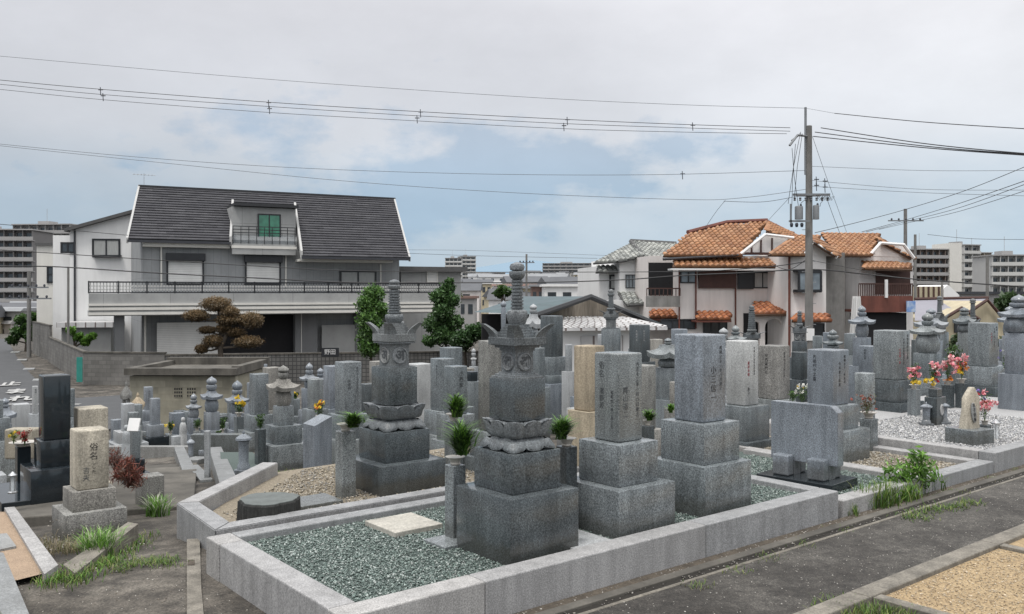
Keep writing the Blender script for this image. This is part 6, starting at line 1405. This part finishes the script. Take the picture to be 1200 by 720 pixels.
# loose debris: pebbles on the gutter strip and path
cx=chips('loose_grit',None,(2,11,3.26,3.45),.012,1500,.007,[(.25,.23,.2),(.35,.33,.3),(.12,.11,.1)],'gravelg',.4)
cx=chips('loose_grit',None,(1.9,9,2.54,3.25),.006,900,.0045,[(.4,.38,.34),(.28,.26,.23),(.5,.48,.44)],'gravelg',.3)
cx=chips('loose_grit',None,(.4,1.8,3.6,7.0),.0,900,.006,[(.3,.28,.24),(.4,.38,.34),(.15,.13,.1)],'gravelg',.3)
# ------------------------------------------------------------------ world, sun, camera
w=bpy.data.worlds.new('World'); S.world=w; w.use_nodes=True; nt=w.node_tree; bg=nt.nodes['Background']
SE,SA=math.radians(66),math.radians(-148)     # sun elevation, azimuth measured from +Y towards +X
sky=N(nt,'ShaderNodeTexSky',sky_type='NISHITA'); sky.sun_disc=False; sky.sun_elevation=SE; sky.sun_rotation=SA; sky.air_density=1.3; sky.dust_density=2.5
tc=N(nt,'ShaderNodeTexCoord'); sp=N(nt,'ShaderNodeSeparateXYZ'); nt.links.new(tc.outputs['Generated'],sp.inputs[0])
def MA(op,a,b=None,c=None,clamp=False):
    m=N(nt,'ShaderNodeMath',operation=op); m.use_clamp=clamp
    for i,v in enumerate((a,b,c)):
        if v is None: continue
        if hasattr(v,'links'): nt.links.new(v,m.inputs[i])
        else: m.inputs[i].default_value=v
    return m.outputs[0]
z=MA('MAXIMUM',sp.outputs[2],0.0); zz=MA('ADD',z,.16)
cb=N(nt,'ShaderNodeCombineXYZ'); nt.links.new(MA('DIVIDE',sp.outputs[0],zz),cb.inputs[0]); nt.links.new(MA('MULTIPLY',MA('DIVIDE',sp.outputs[1],zz),1.0),cb.inputs[1]); cb.inputs[2].default_value=3.1
n1=noise(nt,cb.outputs[0],.62,7,.55); n2=noise(nt,cb.outputs[0],1.6,6,.6)
# vertical gradient: lavender grey above, blue grey in a band, pale near the horizon
K10=10.6
grad=ramp(nt,z,[(0.0,(.50,.60,.68)),(.04,(.50,.60,.69)),(.09,(.53,.61,.69)),(.17,(.665,.69,.74)),(.30,(.715,.72,.76)),(.5,(1.05,1.05,1.08)),(1.0,(2.1,2.1,2.12))])
xg=ramp(nt,MA('ADD',sp.outputs[0],.5),[(.1,.93),(.5,1.02),(.95,1.2)]); xw=mix(nt,ramp(nt,MA('ADD',sp.outputs[0],.5),[(.5,0),(1,.6)]),(1,1,1),(1.0,.985,.95)); grad=mix(nt,1.0,mix(nt,1.0,grad,xg,'MULTIPLY'),xw,'MULTIPLY')
cv=N(nt,'ShaderNodeCombineXYZ'); nt.links.new(MA('MULTIPLY',sp.outputs[0],2.6),cv.inputs[0]); nt.links.new(MA('MULTIPLY',sp.outputs[1],2.6),cv.inputs[1]); nt.links.new(MA('MULTIPLY',sp.outputs[2],5.0),cv.inputs[2])
n3=noise(nt,cv.outputs[0],1.9,8,.58)
ex=MA('DIVIDE',MA('ADD',sp.outputs[0],.05),.27); ez=MA('DIVIDE',MA('SUBTRACT',sp.outputs[2],.115),.085)
dist=MA('SQRT',MA('ADD',MA('MULTIPLY',ex,ex),MA('MULTIPLY',ez,ez)))
dn_=MA('ADD',dist,MA('MULTIPLY',MA('SUBTRACT',n3,.5),4.2)); patch=ramp(nt,MA('MULTIPLY',dn_,.5),[(.30,1),(.52,0)])
low=MA('MULTIPLY',ramp(nt,n3,[(.40,.75),(.60,.05)]),ramp(nt,z,[(0,.7),(.09,.8),(.16,.15),(.22,0)]))
bf=MA('MAXIMUM',MA('MULTIPLY',MA('MULTIPLY',patch,.62),ramp(nt,sp.outputs[1],[(0,0),(.3,1)])),MA('MULTIPLY',low,.5))
blue=ramp(nt,z,[(0,(.33,.48,.62)),(.1,(.28,.44,.61)),(.25,(.40,.50,.64))])
col=mix(nt,bf,grad,blue)
col=mix(nt,1.0,col,ramp(nt,noise(nt,cv.outputs[0],1.2,7,.6),[(.3,1.09),(.7,.91)]),'MULTIPLY')
vm=N(nt,'ShaderNodeVectorMath',operation='SCALE'); nt.links.new(col,vm.inputs[0]); vm.inputs[3].default_value=K10
cl=mix(nt,.93,sky.outputs[0],vm.outputs[0])
nt.links.new(cl,bg.inputs['Color']); bg.inputs['Strength'].default_value=.1
L=bpy.data.lights.new('Sun','SUN'); L.energy=2.0; L.angle=math.radians(14); L.color=(1,.965,.92); lo=bpy.data.objects.new('Sun',L); link(lo)
dirv=Vector((math.sin(SA)*math.cos(SE),math.cos(SA)*math.cos(SE),math.sin(SE))); lo.rotation_euler=dirv.to_track_quat('Z','Y').to_euler(); lo.location=(0,0,30)
cam=bpy.data.cameras.new('Camera'); co_=bpy.data.objects.new('Camera',cam); link(co_); co_.location=(0,0,EYE); co_.rotation_euler=(math.pi/2,0,0)
cam.sensor_width=36; cam.lens=36*F/1200; cam.shift_y=-(360-HY)/1200; cam.clip_end=20000; cam.clip_start=.05
S.camera=co_; S.view_settings.view_transform='Standard'; S.view_settings.look='None'; S.view_settings.exposure=0; S.view_settings.gamma=1
S.render.engine='CYCLES'; S.cycles.use_denoising=True
for m_,b_ in ((M,0),): pass
